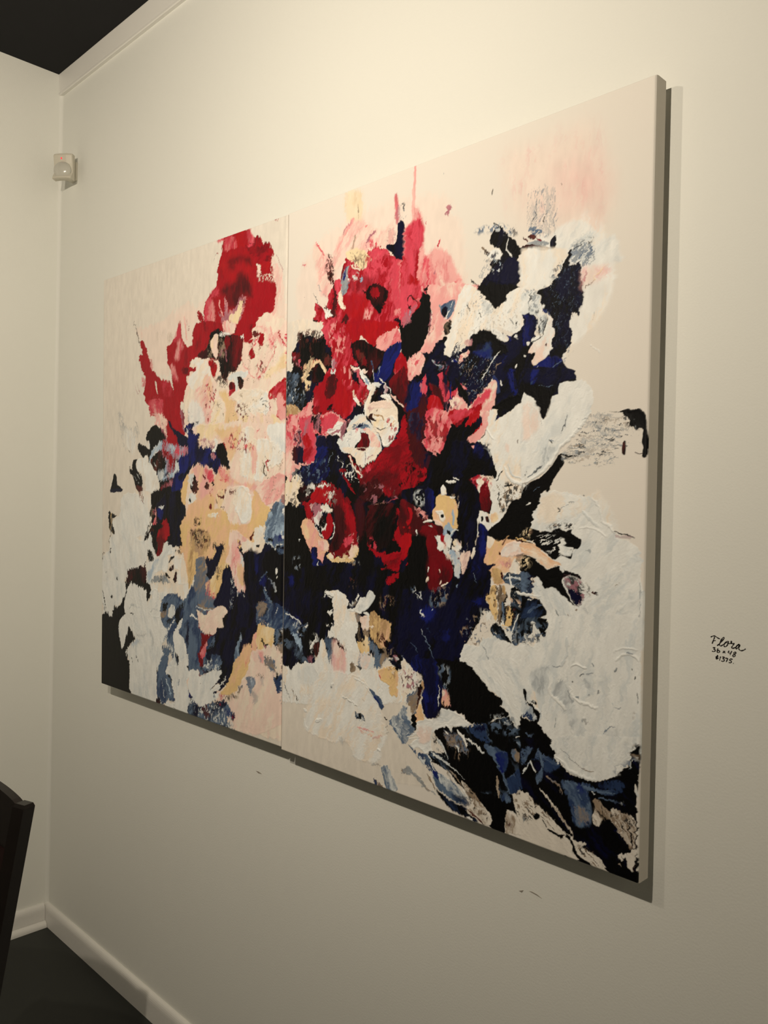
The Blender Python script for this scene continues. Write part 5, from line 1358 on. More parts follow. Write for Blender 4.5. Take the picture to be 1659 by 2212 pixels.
P white cool h0.9 d0.05 e4 t57.88 m0.45 r0|1416 309 1421 323 1427 332 1455 331 1463 346 1486 349 1486 357 1504 350 1527 346 1542 344 1560 353 1568 303 1425 280
L grey taupe w0.8 d0.25|1462 334 1472 328 1479 307
S white slate w7 d0.4|1271 290 1283 286 1283 278 1271 276
P blu nav d0.2 s4|1297 288 1314 297 1315 282 1297 280
P blk blk e4 d0.04 r0|1343 111 1362 99 1392 95 1424 81 1445 70 1463 60 1480 51 1495 33 1489 21 1514 12 1523 18 1523 37 1529 32 1534 44 1525 60 1541 59 1548 51 1539 77 1540 90 1552 103 1568 97 1589 98 1587 173 1510 150 1443 143
P white cool h0.9 d0.04 e4 t130.3 m0.4 r0|1425 299 1568 324 1569 260 1563 249 1555 237 1554 211 1540 203 1536 223 1521 218 1524 231 1507 236 1510 246 1494 254 1470 269 1449 288
P blk blk e5 d0.05 r0|1356 292 1425 299 1449 287 1467 271 1491 254 1509 245 1506 233 1522 230 1521 220 1492 209 1479 197 1438 193 1424 204 1395 209 1387 235 1372 255
P nav blu e3 d0.05 t89.07 m0.4 r0|1301 283 1356 292 1363 256 1368 220 1365 197 1356 183 1339 181 1327 190 1323 206 1324 227 1327 250 1319 264 1305 261
P blu nav d0.06 e3 r0|1291 282 1311 285 1309 263 1300 263
S slate grey w5 d0.4 t85.24|1362 281 1390 283 1395 234 1372 244
P white warm e5 d0.08 h0.7 t66.68 r0|1267 275 1283 278 1299 266 1314 254 1312 235 1297 222 1277 207 1270 194
S mauve blk w4 d0.3|1271 267 1311 259 1308 227 1273 215
P taupe slate e5 d0.2 t56.64 m0.6|1279 207 1303 224 1320 237 1324 224 1311 196 1310 181 1298 182 1286 191
P blk brn d0.15 e4|1312 235 1325 241 1322 224 1315 202 1309 195 1313 219
S blk tan w5 d0.35|1304 246 1327 247 1324 224 1309 221
L peach tan w3.41 d0.25|1325 246 1325 235
P och peach e3 d0.06 h0.8|1310 192 1321 206 1323 192 1333 181 1326 173 1312 166 1306 172
P pink peach s3 d0.2 e4|1374 241 1387 238 1395 215 1385 210 1373 213 1369 226
P warm pale d0.15 h0.7|1365 245 1380 239 1380 231 1369 224
P nav blu d0.06 e3|1365 249 1374 244 1373 221 1370 207 1363 194 1366 223
L white cool w1.12 h1 d0.25|1365 245 1366 220 1363 205
L blk brn w1.25 d0.2|1378 221 1378 211
P white cool h0.9 d0.05 e4 t26.12 m0.45|1311 152 1312 167 1333 180 1348 179 1367 187 1372 204 1395 206 1417 202 1435 194 1437 188 1425 182 1400 177 1402 166 1389 173 1378 171 1353 154 1350 130 1350 118 1335 112 1316 122 1304 115 1296 123 1311 135
P pale white s4 d0.1 a0.8|1314 159 1349 166 1342 136 1319 131
S blk nav w6 d0.5|1352 192 1374 202 1370 187 1352 178
P blk blk d0.06 e4|1298 179 1308 181 1312 164 1307 150 1299 156
P slate cool e5 d0.15 t127.76 m0.5 r0|1270 194 1286 176 1301 159 1307 149 1288 136 1292 128 1280 120 1272 121
L slate cool w2.89 d0.4|1274 171 1287 153 1287 139
L white cool w1.14 d0.2 h1|1288 136 1311 148
L white cool w1.14 d0.2 h1|1290 132 1311 139
P blk slate e4 d0.05 t139.24 m0.25 r0|1356 158 1378 171 1393 172 1400 166 1404 177 1435 185 1476 197 1524 221 1540 203 1564 216 1574 106 1432 69 1399 91 1343 112 1350 121 1373 118 1391 117 1372 143
P blk blk d0.04 s3 r0|1391 128 1443 153 1500 148 1508 89 1438 71 1410 91
P slate taupe e5 d0.3 t139.54 m0.6 s2|1378 167 1397 162 1418 167 1436 149 1440 139 1433 132 1408 137 1390 139
S taupe blk w4 d0.3|1383 154 1436 171 1440 125 1405 120
L cool white w3.6 v1.11 d0.15 h0.8|1366 146 1380 132 1391 115
L white warm w2.98 d0.3 h1|1411 173 1425 163 1436 149
L white cool w1.93 d0.2 h1|1384 165 1391 161
L white cool w1.64 d0.25 h1|1408 144 1415 140 1416 134
L white cool w1.33 v2.13 d0.12 h1|1432 163 1453 156 1464 148 1474 145
L cool slate w1.64 v0.55 d0.25|1348 118 1384 111 1409 100 1431 88
L cool white w1.67 d0.2|1352 116 1376 110 1395 105
P mid slate e5 d0.2 t150.51 m0.4|1435 187 1476 198 1479 180 1490 166 1477 162 1453 169
P nav mid s3 d0.25 e5|1442 188 1472 194 1476 182 1456 180
P slate mid e4 d0.12 t131.86 m0.6|1470 157 1493 162 1522 158 1525 138 1517 123 1527 107 1524 99 1514 119 1504 130 1497 139
P mid blu s2 d0.15 t124.96|1500 154 1523 157 1525 138 1514 119 1504 135
P slate mid e5 d0.2 t104.45 m0.5 r0|1525 112 1542 125 1552 106 1550 92 1526 91
P mid nav e5 d0.25 t44.04|1542 127 1566 155 1567 112 1549 105
P blk blk d0.15 s3 e6|1479 196 1524 208 1528 172 1522 161 1493 164
S grey cool w5 d0.35|1485 216 1536 226 1537 203 1492 206
S slate blk w5 d0.4|1485 208 1549 205 1525 185 1489 190
L slate cool w4.32 v1.78 d0.35 t130.7|1544 181 1557 174 1566 168
P taupe slate d0.2 e4 m0.5|1532 160 1541 167 1560 154 1557 144 1539 149
L white cool w1.28 d0.15|1545 192 1542 187
P cool sky d0.15|1556 236 1564 234 1564 226 1555 230
P blk slate d0.1|1554 270 1560 266 1563 249 1557 258
L warm taupe w2.09 d0.3|1503 114 1506 102
S blk grey w4 d0.3|1360 154 1395 117 1387 113 1353 136
P slate mid e4 d0.15 t141.34 m0.6|1288 121 1304 115 1324 112 1343 111 1362 90 1370 81 1355 77 1336 89 1316 100
S cool warm w4 d0.3|1288 118 1324 112 1355 83 1328 90
P blu slate d0.15 e3 t141.36|1351 80 1361 84 1370 75 1367 70 1355 74
L white cool w1.4 d0.15 h1|1343 111 1355 94 1362 83
P slate cool e3 d0.12 t147.6 m0.6 r0|1370 84 1392 78 1410 69 1385 57 1370 67
L taupe cool w2.47 v1.1 d0.2|1392 95 1399 80 1410 69
L taupe cool w1.91 v1.09 d0.2|1399 96 1413 83 1424 73
P grey taupe e5 d0.25 t148.67 a0.9 r0|1281 73 1293 79 1305 73 1325 67 1337 50 1326 47 1309 66 1290 61 1274 63
P slate cool e4 d0.12 t141.14 m0.5|1349 83 1370 82 1396 79 1421 66 1437 57 1432 41 1411 42 1386 49 1365 57
L mid slate w6.83 v3.55 d0.25|1359 73 1385 57 1411 49 1434 47
P cool slate d0.15 t141.07 e3|1370 82 1385 82 1407 71 1414 64 1393 59 1374 68
P blu mid d0.15 e3|1351 82 1361 86 1370 77 1367 70
P blk mid s2 d0.1 t148 m0.3|1365 52 1386 46 1422 39 1439 37 1464 20 1422 20 1397 27 1375 39
P mid blk a0.8 d0.2 t147.53 s3|1400 55 1435 57 1446 49 1436 39 1411 44
L white cool w1.89 d0.2 h1|1428 68 1437 57
P base taupe e5 d0.1 t140.56|1424 82 1442 77 1456 67 1480 51 1494 34 1489 21 1471 22 1443 29 1438 34 1453 46 1446 59 1432 69
S blk taupe w5 d0.4|1428 82 1459 68 1490 34 1474 27 1446 43
L blk brn w1.86 d0.15|1443 35 1464 27 1477 20
L white base w2.41 d0.2|1440 22 1454 20
P base taupe e5 d0.08|1523 37 1525 57 1532 57 1548 49 1554 45 1569 44 1570 27 1527 19 1525 26
P base taupe e6 d0.12 t131.98|1537 89 1552 101 1568 97 1569 42 1551 50 1541 72
S blk taupe w5 d0.35|1537 92 1568 97 1569 47 1551 49
L blk taupe w1.14 d0.2|1544 63 1560 59 1569 58
S blk brn w5 d0.4|1524 44 1535 45 1536 32 1526 32
L base taupe w2.61 d0.3|1503 114 1505 94 1509 79
P slate mid e5 d0.2 t104.6 m0.5|1512 85 1528 89 1534 78 1528 71 1514 75
P mid nav e5 d0.2 t118.05|1524 112 1549 126 1552 103 1539 90 1531 95
P grey taupe e6 d0.25 t148.58 a0.9 s2|1281 73 1293 79 1307 74 1327 64 1341 51 1364 46 1369 40 1352 44 1333 46 1313 64 1290 62 1278 64
L taupe grey w2.23 d0.35|1340 76 1363 51
P pale pink s34 e5 a0.5 d0.02 h0 m0.15 r0|1495 1194 1544 1192 1594 1194 1641 1196 1665 1180 1681 1144 1695 1085 1690 1041 1660 1054 1624 1036 1598 1039 1522 1073 1497 1136
P pink pale s34 e5 a0.28 d0.02 h0 m0.2|1595 1138 1673 1130 1689 1074 1645 1058 1613 1072
P pale white s10 a0.6 d0.1 h0.2|1601 1044 1636 1044 1654 1058 1681 1049 1676 1022 1630 1024
P white cool s4 a0.8 d0.1 h0.4 t54.04 r0|1598 1041 1645 1044 1673 1017 1667 1000 1705 1007 1713 982 1714 964 1583 989
P grey pale d0.5 a0.45 s6 e3 t86.81 m0.6|1539 1117 1563 1116 1599 1110 1601 1055 1595 1031 1542 1043
S grey slate w2.2 d0.12 t86.8 a0.7|1539 1118 1599 1107 1598 1030 1541 1046
L blk grey w1.27 d0.35|1557 1109 1556 1086 1550 1058
L blk grey w0.84 d0.45|1577 1077 1573 1054
L blk grey w0.83 d0.45|1588 1102 1587 1083
P slate grey d0.3 e3 t14.89 m0.5|1543 1057 1558 1053 1569 1040 1548 1038
P blk brn d0.12 e3|1540 1040 1550 1041 1560 1034 1554 1032 1542 1036
P blk nav d0.1 e2|1587 1025 1597 1031 1597 1011 1589 1009 1586 1018
L blk brn w3.11 d0.15|1532 1026 1557 1020 1588 1011
L blk brn w1.43 d0.25|1531 1041 1540 1032
L grey cool w3.63 d0.3 h0.6|1542 1030 1582 1020
L brn dred w1.69 d0.2|1559 1032 1566 1027
P grey cool d0.4 e3 t40.6 s2|1636 1019 1661 1025 1669 1015 1646 996 1621 1001
S blk grey w4 d0.35|1624 1003 1637 1011 1667 1016 1656 994
L blk blk w0.55 d0.1|1606 1112 1608 1110
L blk grey w0.55 d0.2|1609 1021 1611 1022
P white warm s3 e3 d0.05 h0.4 a0.8 r0|1529 1023 1619 1002 1613 985 1587 954 1563 948 1534 950
S grey nav w3 d0.28|1587 972 1619 994 1619 973 1593 955
S grey slate w3 d0.3|1534 952 1553 949 1581 955 1572 943 1544 937
P grey slate d0.35 e3 t54.04 m0.4 s2 r0|1627 1000 1642 1009 1667 1002 1671 984 1663 968 1649 965 1643 979 1625 975
S cool slate w4 d0.3 t53.99|1627 1007 1667 999 1663 968 1631 976
L blk slate w1.01 d0.35|1633 999 1648 1006
L grey taupe w0.75 d0.3|1669 985 1663 970
P blk nav e2 d0.05 t67.1 m0.4 r0|1626 1001 1629 998 1625 980 1625 975 1638 976 1643 979 1646 962 1648 941 1652 922 1652 911 1645 904 1644 891 1636 897 1629 897 1628 871 1634 864 1632 849 1623 838 1613 827 1624 810 1639 796 1640 766 1531 774 1529 841 1546 855 1555 841 1560 819 1574 827 1590 837 1597 859 1595 885 1589 902 1576 911 1571 928 1563 944 1581 948 1602 961 1616 984
P nav blk s5 e3 d0.15 m0.4 a0.85|1608 965 1640 975 1650 925 1645 901 1621 917 1597 937
S nav slate w1.6 d0.1 a0.6|1581 947 1619 984 1646 966 1650 915 1628 881 1629 843 1599 846 1595 898
P blu nav d0.15 e3 m0.4 s2|1558 817 1587 832 1615 824 1585 801 1557 804
P nav blu d0.1 e2 m0.4|1540 916 1551 913 1559 898 1566 895 1561 874 1549 860 1537 856 1535 899
P blu mid d0.2 e3|1574 914 1587 907 1589 899 1581 902
P cool white h0.7 d0.1 e3 t53.41|1534 944 1560 943 1569 928 1574 912 1570 899 1559 901 1549 913 1535 907
S grey blk w4 d0.4|1534 946 1560 943 1573 915 1567 902 1551 910
P white pale h0.9 d0.04 e2 t73.22|1586 898 1592 896 1595 879 1597 859 1592 842 1584 831 1574 827 1560 819 1555 828 1561 838 1547 843 1554 853 1574 870 1583 884
P cool grey h0.6 d0.2 e3|1567 900 1581 903 1583 887 1574 871 1563 874 1563 885
S blk grey w3 d0.4|1561 898 1582 900 1577 872 1565 871
P white cool d0.1 e2 h0.6|1554 864 1569 869 1573 865 1557 857
L blk blk w0.92 d0.05|1584 897 1581 882 1571 865 1556 857 1543 850 1537 842
L blk brn w1.3 d0.1|1585 854 1583 850
P white white d0.05 e1 h0.8|1544 861 1551 860 1549 855 1545 855
P white white d0.05 e1 h0.8|1575 919 1580 917 1578 913 1574 914
P white white d0.05 e1 h0.8|1539 840 1543 838 1542 836 1539 837
P blk blk d0.08 e2|1556 841 1562 841 1560 833 1555 828 1552 836
L cool slate w0.65 d0.25|1613 823 1593 812
L cool slate w0.8 d0.3|1569 818 1548 808
L blk brn w0.87 d0.1|1670 945 1664 939 1654 933
P pale pink s8 e4 a0.7 d0.15 h0.1|1651 967 1693 962 1696 947 1672 941 1650 933 1649 950
L rose mauve w2.51 a0.6 d0.4|1657 961 1655 952 1651 943
L warm cream w0.74 h1 d0.1|1693 964 1677 952 1669 944
L white white w0.74 h1.2 d0.05|1668 842 1683 828
L grey mauve w0.5 d0.4 a0.7|1673 893 1670 875
S grey slate w3 d0.2|1615 828 1632 850 1635 838 1621 818
P nav blk e2 d0.05 t55.44 m0.5 r0|1535 817 1631 807 1639 799 1643 791 1636 789 1610 787 1609 767 1598 767 1593 754 1587 736 1581 730 1577 732 1573 746 1566 759 1549 770 1536 763
P blk blk s4 d0.05 e3 r0|1535 793 1576 787 1598 767 1587 736 1578 732 1566 759 1549 770 1536 766
P blu blu d0.15 e3 s2|1554 792 1564 801 1570 811 1557 812 1553 797
P blu mid d0.2 e2|1554 792 1567 798 1562 788 1556 786
L slate nav w0.65 d0.3|1567 786 1590 780 1599 782
P white cool h0.9 d0.04 e2 t56.01 m0.45 r0|1536 763 1549 770 1563 760 1576 732 1587 731 1594 751 1598 765 1609 767 1611 785 1636 786 1654 787 1674 768 1669 731 1658 714 1639 695 1616 682 1604 666 1587 648 1559 628 1540 620
P cool white s4 d0.15 a0.7 t56.17|1584 725 1631 767 1638 741 1621 706 1597 697
P pale white s5 d0.1 a0.7|1540 755 1562 754 1575 727 1563 706 1541 694
P cool grey s4 d0.2 a0.8 e3|1582 682 1608 681 1598 663 1580 648 1580 667
L blk grey w1.84 d0.3|1580 650 1568 642 1554 634
L grey blk w1.29 d0.35|1593 692 1601 687
L slate grey w0.91 d0.3|1604 691 1595 690
L blk grey w0.89 d0.25|1629 731 1624 719 1618 706
L blk grey w0.66 d0.25|1549 642 1549 636 1548 628
L grey blk w1.04 d0.4|1577 728 1578 721
L white white w2.31 h2 d0.03|1668 731 1656 715 1639 697 1617 682 1607 666 1594 651 1575 637 1558 626 1542 622
P blk blk e2 d0.05 r0|1615 669 1624 656 1617 645 1605 630 1598 617 1594 604 1589 609 1579 601 1573 594 1561 575 1541 574 1541 606 1556 622 1575 630 1594 645 1609 663
S taupe grey w3 d0.4|1540 622 1556 624 1553 614 1541 604
L slate grey w0.78 d0.4|1564 608 1580 617
P grey taupe d0.55 e4 s4 a0.55 t-2.32 h0.1 m0.5|1669 734 1729 730 1756 707 1756 695 1725 692 1715 651 1677 654 1620 655 1616 671 1639 693 1658 714
S grey blk w3 d0.12 t-2.23|1658 727 1729 723 1753 702 1711 649 1622 655 1616 671 1639 690
L grey blk w1.97 d0.5 a0.7|1664 714 1684 711 1703 706
L grey taupe w1.25 d0.5 a0.7|1633 683 1657 682 1676 679
L blk grey w3.3 v0.76 d0.35|1616 669 1631 666 1648 667
L blk grey w1.77 d0.45|1616 659 1634 656 1657 657
L grey blk w0.73 d0.3|1680 657 1696 655 1709 653
L grey blk w0.72 d0.35|1711 695 1725 692
P blk blk e2 d0.08|1702 733 1718 732 1732 734 1747 733 1761 730 1765 716 1766 702 1769 685 1768 664 1764 659 1759 662 1762 674 1759 681 1760 702 1753 705 1748 701 1743 708 1735 709 1739 717 1728 724 1726 729
S blk grey w3 d0.35|1716 724 1742 722 1753 700 1722 716
P blk brn e1 d0.05|1727 684 1732 686 1732 667 1730 665 1726 668
L blk brn w0.71 d0.2|1761 665 1748 668
L grey taupe w0.47 d0.3|1732 684 1759 682
L blk taupe w0.63 d0.2|1639 679 1637 679
L blk taupe w0.75 d0.2|1648 674 1651 673
L blk grey w1 d0.25|1661 605 1664 605
S grey blk w2.5 d0.1|1689 715 1753 702 1753 693 1690 701
P white cool h0.8 d0.04 e3 t48.43 m0.4 r0|1579 604 1630 607 1679 598 1690 580 1699 561 1713 556 1721 540 1738 531 1761 520 1763 473 1764 402 1597 382 1596 410 1580 432 1571 444 1588 472 1606 495 1593 537 1561 546 1566 562 1564 578
P warm white s5 d0.1 a0.8|1582 601 1642 602 1679 595 1651 572 1625 564 1577 552
P blk blk e2 d0.05 r0|1541 604 1579 604 1572 580 1565 575 1565 562 1561 549 1552 544 1542 544
L white white w1.59 d0.2 h0.8|1557 589 1551 585
P blk blk e3 d0.08 t19.95 r0|1543 537 1555 539 1568 542 1577 539 1590 541 1602 540 1617 547 1632 542 1643 546 1643 540 1652 535 1658 532 1657 524 1653 515 1644 514 1640 498 1633 499 1621 503 1614 497 1605 496 1591 507 1575 512 1568 523 1543 527
S white cool w3 d0.35 t28.83|1577 533 1620 535 1633 503 1597 506 1581 521
P white cool h1 d0.08 e2|1620 529 1626 530 1631 518 1644 517 1638 503 1619 507
L blk brn w1.01 d0.15|1631 546 1640 554
P grey taupe d0.5 e3 s3 a0.8 t155.59 m0.5|1592 550 1607 563 1631 561 1631 551 1614 543 1599 541
S blk grey w3 d0.3|1595 552 1643 559 1643 544 1608 540
S cream brn w4 d0.5|1546 544 1565 546 1565 528 1546 529
P peach warm h0.7 d0.05 e2 t157.21 m0.4 r0|1543 521 1568 520 1584 508 1605 495 1618 492 1624 487 1614 486 1597 479 1582 489 1563 499 1543 505
L och peach w1.32 d0.2|1543 527 1559 521
L blk blk w0.92 d0.1|1543 521 1564 521
P blk blk e3 d0.05 t148.07 r0|1544 497 1563 497 1582 487 1597 477 1615 486 1630 480 1657 474 1658 469 1645 472 1633 472 1625 464 1628 452 1649 423 1650 418 1641 430 1623 441 1616 448 1607 450 1595 445 1586 453 1573 464 1558 459 1545 455
P grey blk d0.35 e3 t147.78 m0.6 a0.7|1628 472 1645 473 1660 464 1666 452 1669 442 1666 430 1652 421 1640 438 1628 454
S blk mauve w3 d0.6 t147.8|1628 473 1660 469 1669 440 1652 421 1634 445
P nav blk d0.2 e3|1634 450 1657 447 1663 432 1652 424 1643 434
L white warm w0.77 h1 d0.1|1597 477 1615 488
L cool white w2.29 h0.8 d0.2|1620 483 1627 478
S cream blk w4 d0.4|1544 497 1566 494 1563 478 1544 476
P nav slate d0.2 e3 r0|1544 471 1570 465 1571 440 1545 436
S blk slate w4 d0.35|1557 464 1573 465 1571 439 1555 437
P white cool h0.9 d0.04 e2 t115.35 r0|1572 464 1579 463 1586 456 1592 446 1604 450 1615 447 1629 433 1644 425 1678 409 1679 392 1597 382 1596 407 1580 429 1568 438
L white cool w3.15 v1.05 h1.2 d0.05|1546 434 1565 434 1585 433
P blk mid e2 d0.08 t58.45 m0.4 r0|1546 428 1568 428 1582 429 1593 415 1597 404 1587 399 1575 389 1566 391 1560 380 1547 375
L slate mid w3.39 d0.35|1559 403 1578 418 1587 422
L white cool w1.05 h0.8 d0.1|1558 427 1565 426
L blk grey w0.9 d0.1|1613 415 1616 410 1619 404
L blk brn w0.88 d0.1|1638 409 1640 407
S blk taupe w3 d0.45|1668 464 1677 453 1677 442 1672 442
P blk brn d0.15 e2|1681 450 1687 449 1694 450 1688 445 1684 445
L blk mar w1.08 v0.84 d0.05|1718 547 1734 543 1752 537
L grey mauve w2.4 a0.5 d0.3|1721 541 1734 538 1747 538
L white white w1.72 h1.6 d0.03 s1|1679 597 1690 579 1695 562 1707 557 1717 546
L white white w1.48 h1.4 d0.05|1655 549 1671 551 1688 548 1702 539
L white cool w2.48 h1.2 d0.1|1659 577 1671 565 1691 553
L grey taupe w1.14 d0.35 a0.8|1613 575 1630 585 1645 593
L taupe blk w1.02 d0.2|1613 581 1617 579 1613 576
L grey cool w1.98 d0.3 a0.7|1667 515 1674 515 1673 512
L grey cool w4.97 d0.3 a0.4 s5|1667 423 1670 403
L grey taupe w0.6 d0.3|1727 469 1722 462
L grey taupe w0.71 d0.2 a0.7|1762 471 1764 438 1761 415
L taupe grey w1.5 d0.2|1651 417 1654 417
P white cool h0.8 d0.03 e3 t80.41 m0.35 r0|1597 400 1766 419 1765 367 1770 238 1766 230 1768 202 1618 166 1616 191 1607 205 1586 217 1586 237 1579 272 1563 280 1547 285 1545 343 1570 347 1591 368
P blk slate d0.15 e2 t58.68 r0|1547 391 1597 397 1597 374 1593 366 1585 370 1574 385 1566 388 1571 376 1565 367 1554 368 1548 357
P white cool h0.8 d0.06 e2|1567 389 1575 389 1585 372 1591 365 1582 364 1572 379
S blk slate w4 d0.45|1557 385 1594 389 1592 360 1558 350
S blk grey w3 d0.3|1551 363 1591 365 1570 344 1551 349
P cool grey s4 a0.8 d0.15 e3 t80.13|1562 295 1584 315 1610 319 1602 305 1608 282 1597 270 1582 273
P grey cool s4 a0.7 d0.2 e3 t60.48 m0.5|1612 281 1624 300 1635 300 1645 279 1654 270 1658 254 1659 234 1652 225 1645 228 1640 242 1628 250 1631 258 1615 271
L grey taupe w2.27 d0.3 a0.7|1639 285 1645 274 1654 270
L blk grey w0.76 d0.2|1628 258 1635 255
L white white w1.5 h1.8 d0.03|1645 324 1655 330 1663 331 1672 327
L white white w1.67 h1.8 d0.03|1725 347 1733 355 1744 359 1756 358 1763 352
L white white w1.44 h1.5 d0.05|1721 360 1739 367 1758 368
L grey taupe w1.19 d0.15 h1|1742 360 1752 361
L grey taupe w1.02 d0.2|1610 320 1620 321 1627 324
L white cool w2.78 h1.4 d0.06|1636 369 1637 343 1626 324
L white cool w2.3 h1.4 d0.06|1609 293 1606 279 1618 269 1637 253
L white white w1.98 h1.5 d0.05|1644 291 1651 277 1674 268 1696 268
L blk grey w1.11 d0.12|1683 336 1687 333
L blk grey w1.12 d0.12|1665 311 1668 315 1672 317
L blk grey w0.86 d0.2|1677 317 1682 320 1688 321
L blk grey w1.45 d0.12|1725 336 1725 334 1722 330
L blk blk w0.95 d0.08|1753 340 1753 337
L blk blk w0.83 d0.1|1757 326 1756 322
L blk blk w1 d0.1|1649 301 1651 300
L blk grey w0.99 d0.15|1677 285 1678 287 1680 285
L grey taupe w1.5 d0.25|1656 278 1661 278
L grey taupe w1.71 d0.25|1693 292 1696 295
L grey cool w4.95 d0.25 a0.5 s4|1675 309 1677 295
P grey taupe d0.2 a0.7 e2|1666 243 1671 249 1681 242 1679 238 1670 241
L grey taupe w0.77 d0.2|1620 237 1619 220
L grey taupe w0.51 d0.25|1589 244 1605 227
L grey slate w0.97 d0.25|1707 229 1716 242 1725 245
P cool grey s10 d0.1 a0.45 r0|1708 227 1726 243 1737 231 1737 206 1703 199
L grey cool w1.08 d0.25|1717 282 1726 275 1736 275
L blk grey w0.59 d0.3|1763 303 1763 288
L white white w1.06 h1.4 d0.1|1764 364 1763 340 1761 319
S blk taupe w3 d0.5|1756 273 1760 273 1757 263 1755 265
P cool slate d0.1|1557 260 1589 240 1585 223 1559 253
P blk blk e2 d0.06 r0|1553 273 1563 269 1563 256 1579 258 1582 252 1571 252 1586 242 1588 238 1586 225 1585 222 1593 212 1613 198 1618 179 1553 164 1551 226 1555 225 1580 224 1567 245 1557 258
P cool grey d0.2 e2|1563 272 1565 259 1576 257 1579 254 1560 257
P slate cool d0.15 e3 t59.68 r0|1551 252 1564 248 1573 243 1582 225 1571 223 1558 231 1551 227
P mid nav d0.2 e3|1554 233 1570 234 1577 224 1567 224 1555 225
L white white w1.44 h1.2 d0.08|1559 256 1573 250 1587 240
L slate nav w2.6 d0.35|1562 198 1584 197 1602 196
L slate mid w1.18 d0.3|1575 187 1566 175
S blk taupe w4 d0.55|1758 227 1767 230 1768 218 1757 218
P blk nav e3 d0.05 t142.38 m0.25 r0|1552 188 1614 201 1621 170 1642 156 1667 150 1692 151 1714 159 1739 177 1753 198 1754 213 1766 228 1768 164 1765 143 1765 105 1765 66 1771 23 1740 12 1718 18 1703 34 1673 40 1657 49 1609 73 1558 101
P slate mid s2 e4 d0.25 t155.25 m0.6 r0|1553 174 1583 178 1619 167 1629 158 1601 140 1597 158 1577 159 1554 142
L mid slate w2.76 d0.3|1583 173 1603 166 1629 158
P slate mid d0.15 e3 t60.7|1585 177 1595 164 1598 148 1596 133 1586 118 1584 136 1594 149
L slate cool w2.25 d0.3|1557 129 1567 146 1572 151
L cool white w1.68 h0.8 d0.15|1572 155 1576 146 1582 139
P blk blk d0.05 e2|1567 163 1581 186 1586 184 1579 162 1560 147
P mid slate e4 d0.18 t129.96 m0.5 s2|1630 134 1642 141 1673 139 1683 126 1688 108 1690 88 1678 75 1666 70 1657 78 1650 103 1637 122
P mid blu s3 d0.2 t116.33 e3 a0.9|1658 138 1673 139 1684 121 1683 110 1671 109
P slate taupe s3 d0.3 t116.56 e3 m0.5|1656 102 1680 106 1687 87 1675 76 1663 77
L slate cool w2.96 v1.08 d0.2|1641 140 1649 136 1655 131
L slate taupe w3 d0.35|1604 137 1624 129 1634 115
L mid slate w7.76 v2.59 d0.35 a0.9|1673 139 1700 138 1723 142 1743 152
L slate mid w3.39 v1.04 d0.3|1676 139 1709 138 1732 144
P mid nav d0.25 e4 a0.8|1700 151 1734 163 1748 156 1729 146 1706 143
L slate nav w1.81 d0.35|1700 128 1727 130 1746 130
L cool white w1.05 d0.2|1688 135 1693 131
S cool blk w3 d0.4|1736 134 1743 134 1742 129 1738 128
P white cool h0.9 d0.03 e2 t80.8 m0.35 r0|1614 204 1767 237 1755 213 1754 204 1742 184 1731 170 1714 160 1692 151 1670 150 1645 156 1626 168 1620 179
L grey taupe w0.8 d0.2 h0.8|1628 187 1648 175 1672 166 1693 166
L white cool w2.66 h1.2 d0.05|1622 173 1648 159 1673 153 1694 154
S blk taupe w4 d0.5|1755 222 1767 230 1767 199 1754 204
P blk blk d0.1 e3|1751 211 1761 215 1764 225 1767 221 1765 211 1754 208
S white slate w5 d0.35|1731 185 1766 209 1761 189 1728 167
L white warm w1.91 d0.2|1621 171 1624 161
L base cool w2.02 h0.6 d0.1|1763 164 1766 153 1769 148
P base taupe e3 d0.08 t135.77|1690 122 1701 125 1708 117 1721 111 1727 118 1744 114 1752 114 1756 117 1764 104 1764 87 1761 68 1754 65 1745 76 1736 83 1725 98 1716 97 1713 102 1702 83 1693 86 1691 101 1696 111
S blk taupe w3 d0.38 t129.11|1692 112 1724 111 1761 116 1763 79 1745 81 1716 93 1696 84
L blk taupe w0.78 d0.15|1705 117 1711 103 1717 96
L blk brn w1.27 d0.15|1750 100 1757 83 1756 66
L blk taupe w0.76 d0.2|1755 114 1765 97
P blk blk d0.1 e3|1712 94 1724 99 1731 84 1742 72 1751 65 1759 65 1748 53 1711 57
P base base e2 d0.05|1751 54 1761 64 1765 68 1765 41 1762 31 1756 35 1750 44
P base cool e2 d0.08|1735 45 1743 53 1750 54 1750 48 1743 47 1742 41
L base taupe w1.28 d0.15|1738 36 1743 35
P base base e3 d0.06 t144.76 r0|1555 100 1582 88 1609 75 1629 63 1642 53 1632 45 1661 47 1682 48 1667 37 1691 38 1706 31 1718 18 1710 12 1680 13 1643 14 1594 13 1557 15
S blk taupe w3 d0.22 t145.06|1558 95 1599 84 1639 54 1629 46 1600 62 1570 50 1560 50
S blk taupe w3 d0.3 t144.46|1664 44 1682 47 1715 19 1692 17 1658 25
P blk blk d0.1 e3|1581 68 1588 71 1595 69 1591 62 1583 60
L blk brn w2.17 d0.15|1611 50 1623 49 1632 47 1642 52
P blk blk e3 d0.06 t144.67|1642 55 1654 48 1661 35 1673 25 1689 21 1686 15 1670 19 1659 29 1651 43
L blk blk w1.88 d0.15|1643 18 1649 18
L blk blk w2.11 d0.15|1667 18 1683 16
L base cool w1.92 v1.1 d0.1 h0.7|1592 111 1613 97 1630 83
L base taupe w2.96 v1.34 d0.2|1608 100 1628 84 1651 63 1657 51
L blk blk w1.1 d0.15|1600 62 1608 53
S blk grey w3 d0.3|1559 64 1570 64 1570 47 1560 44
P blk blk e2 d0.05 r0|1718 18 1739 27 1764 32 1770 30 1771 19 1733 6
L blk brn w1.01 d0.2|1764 104 1765 69
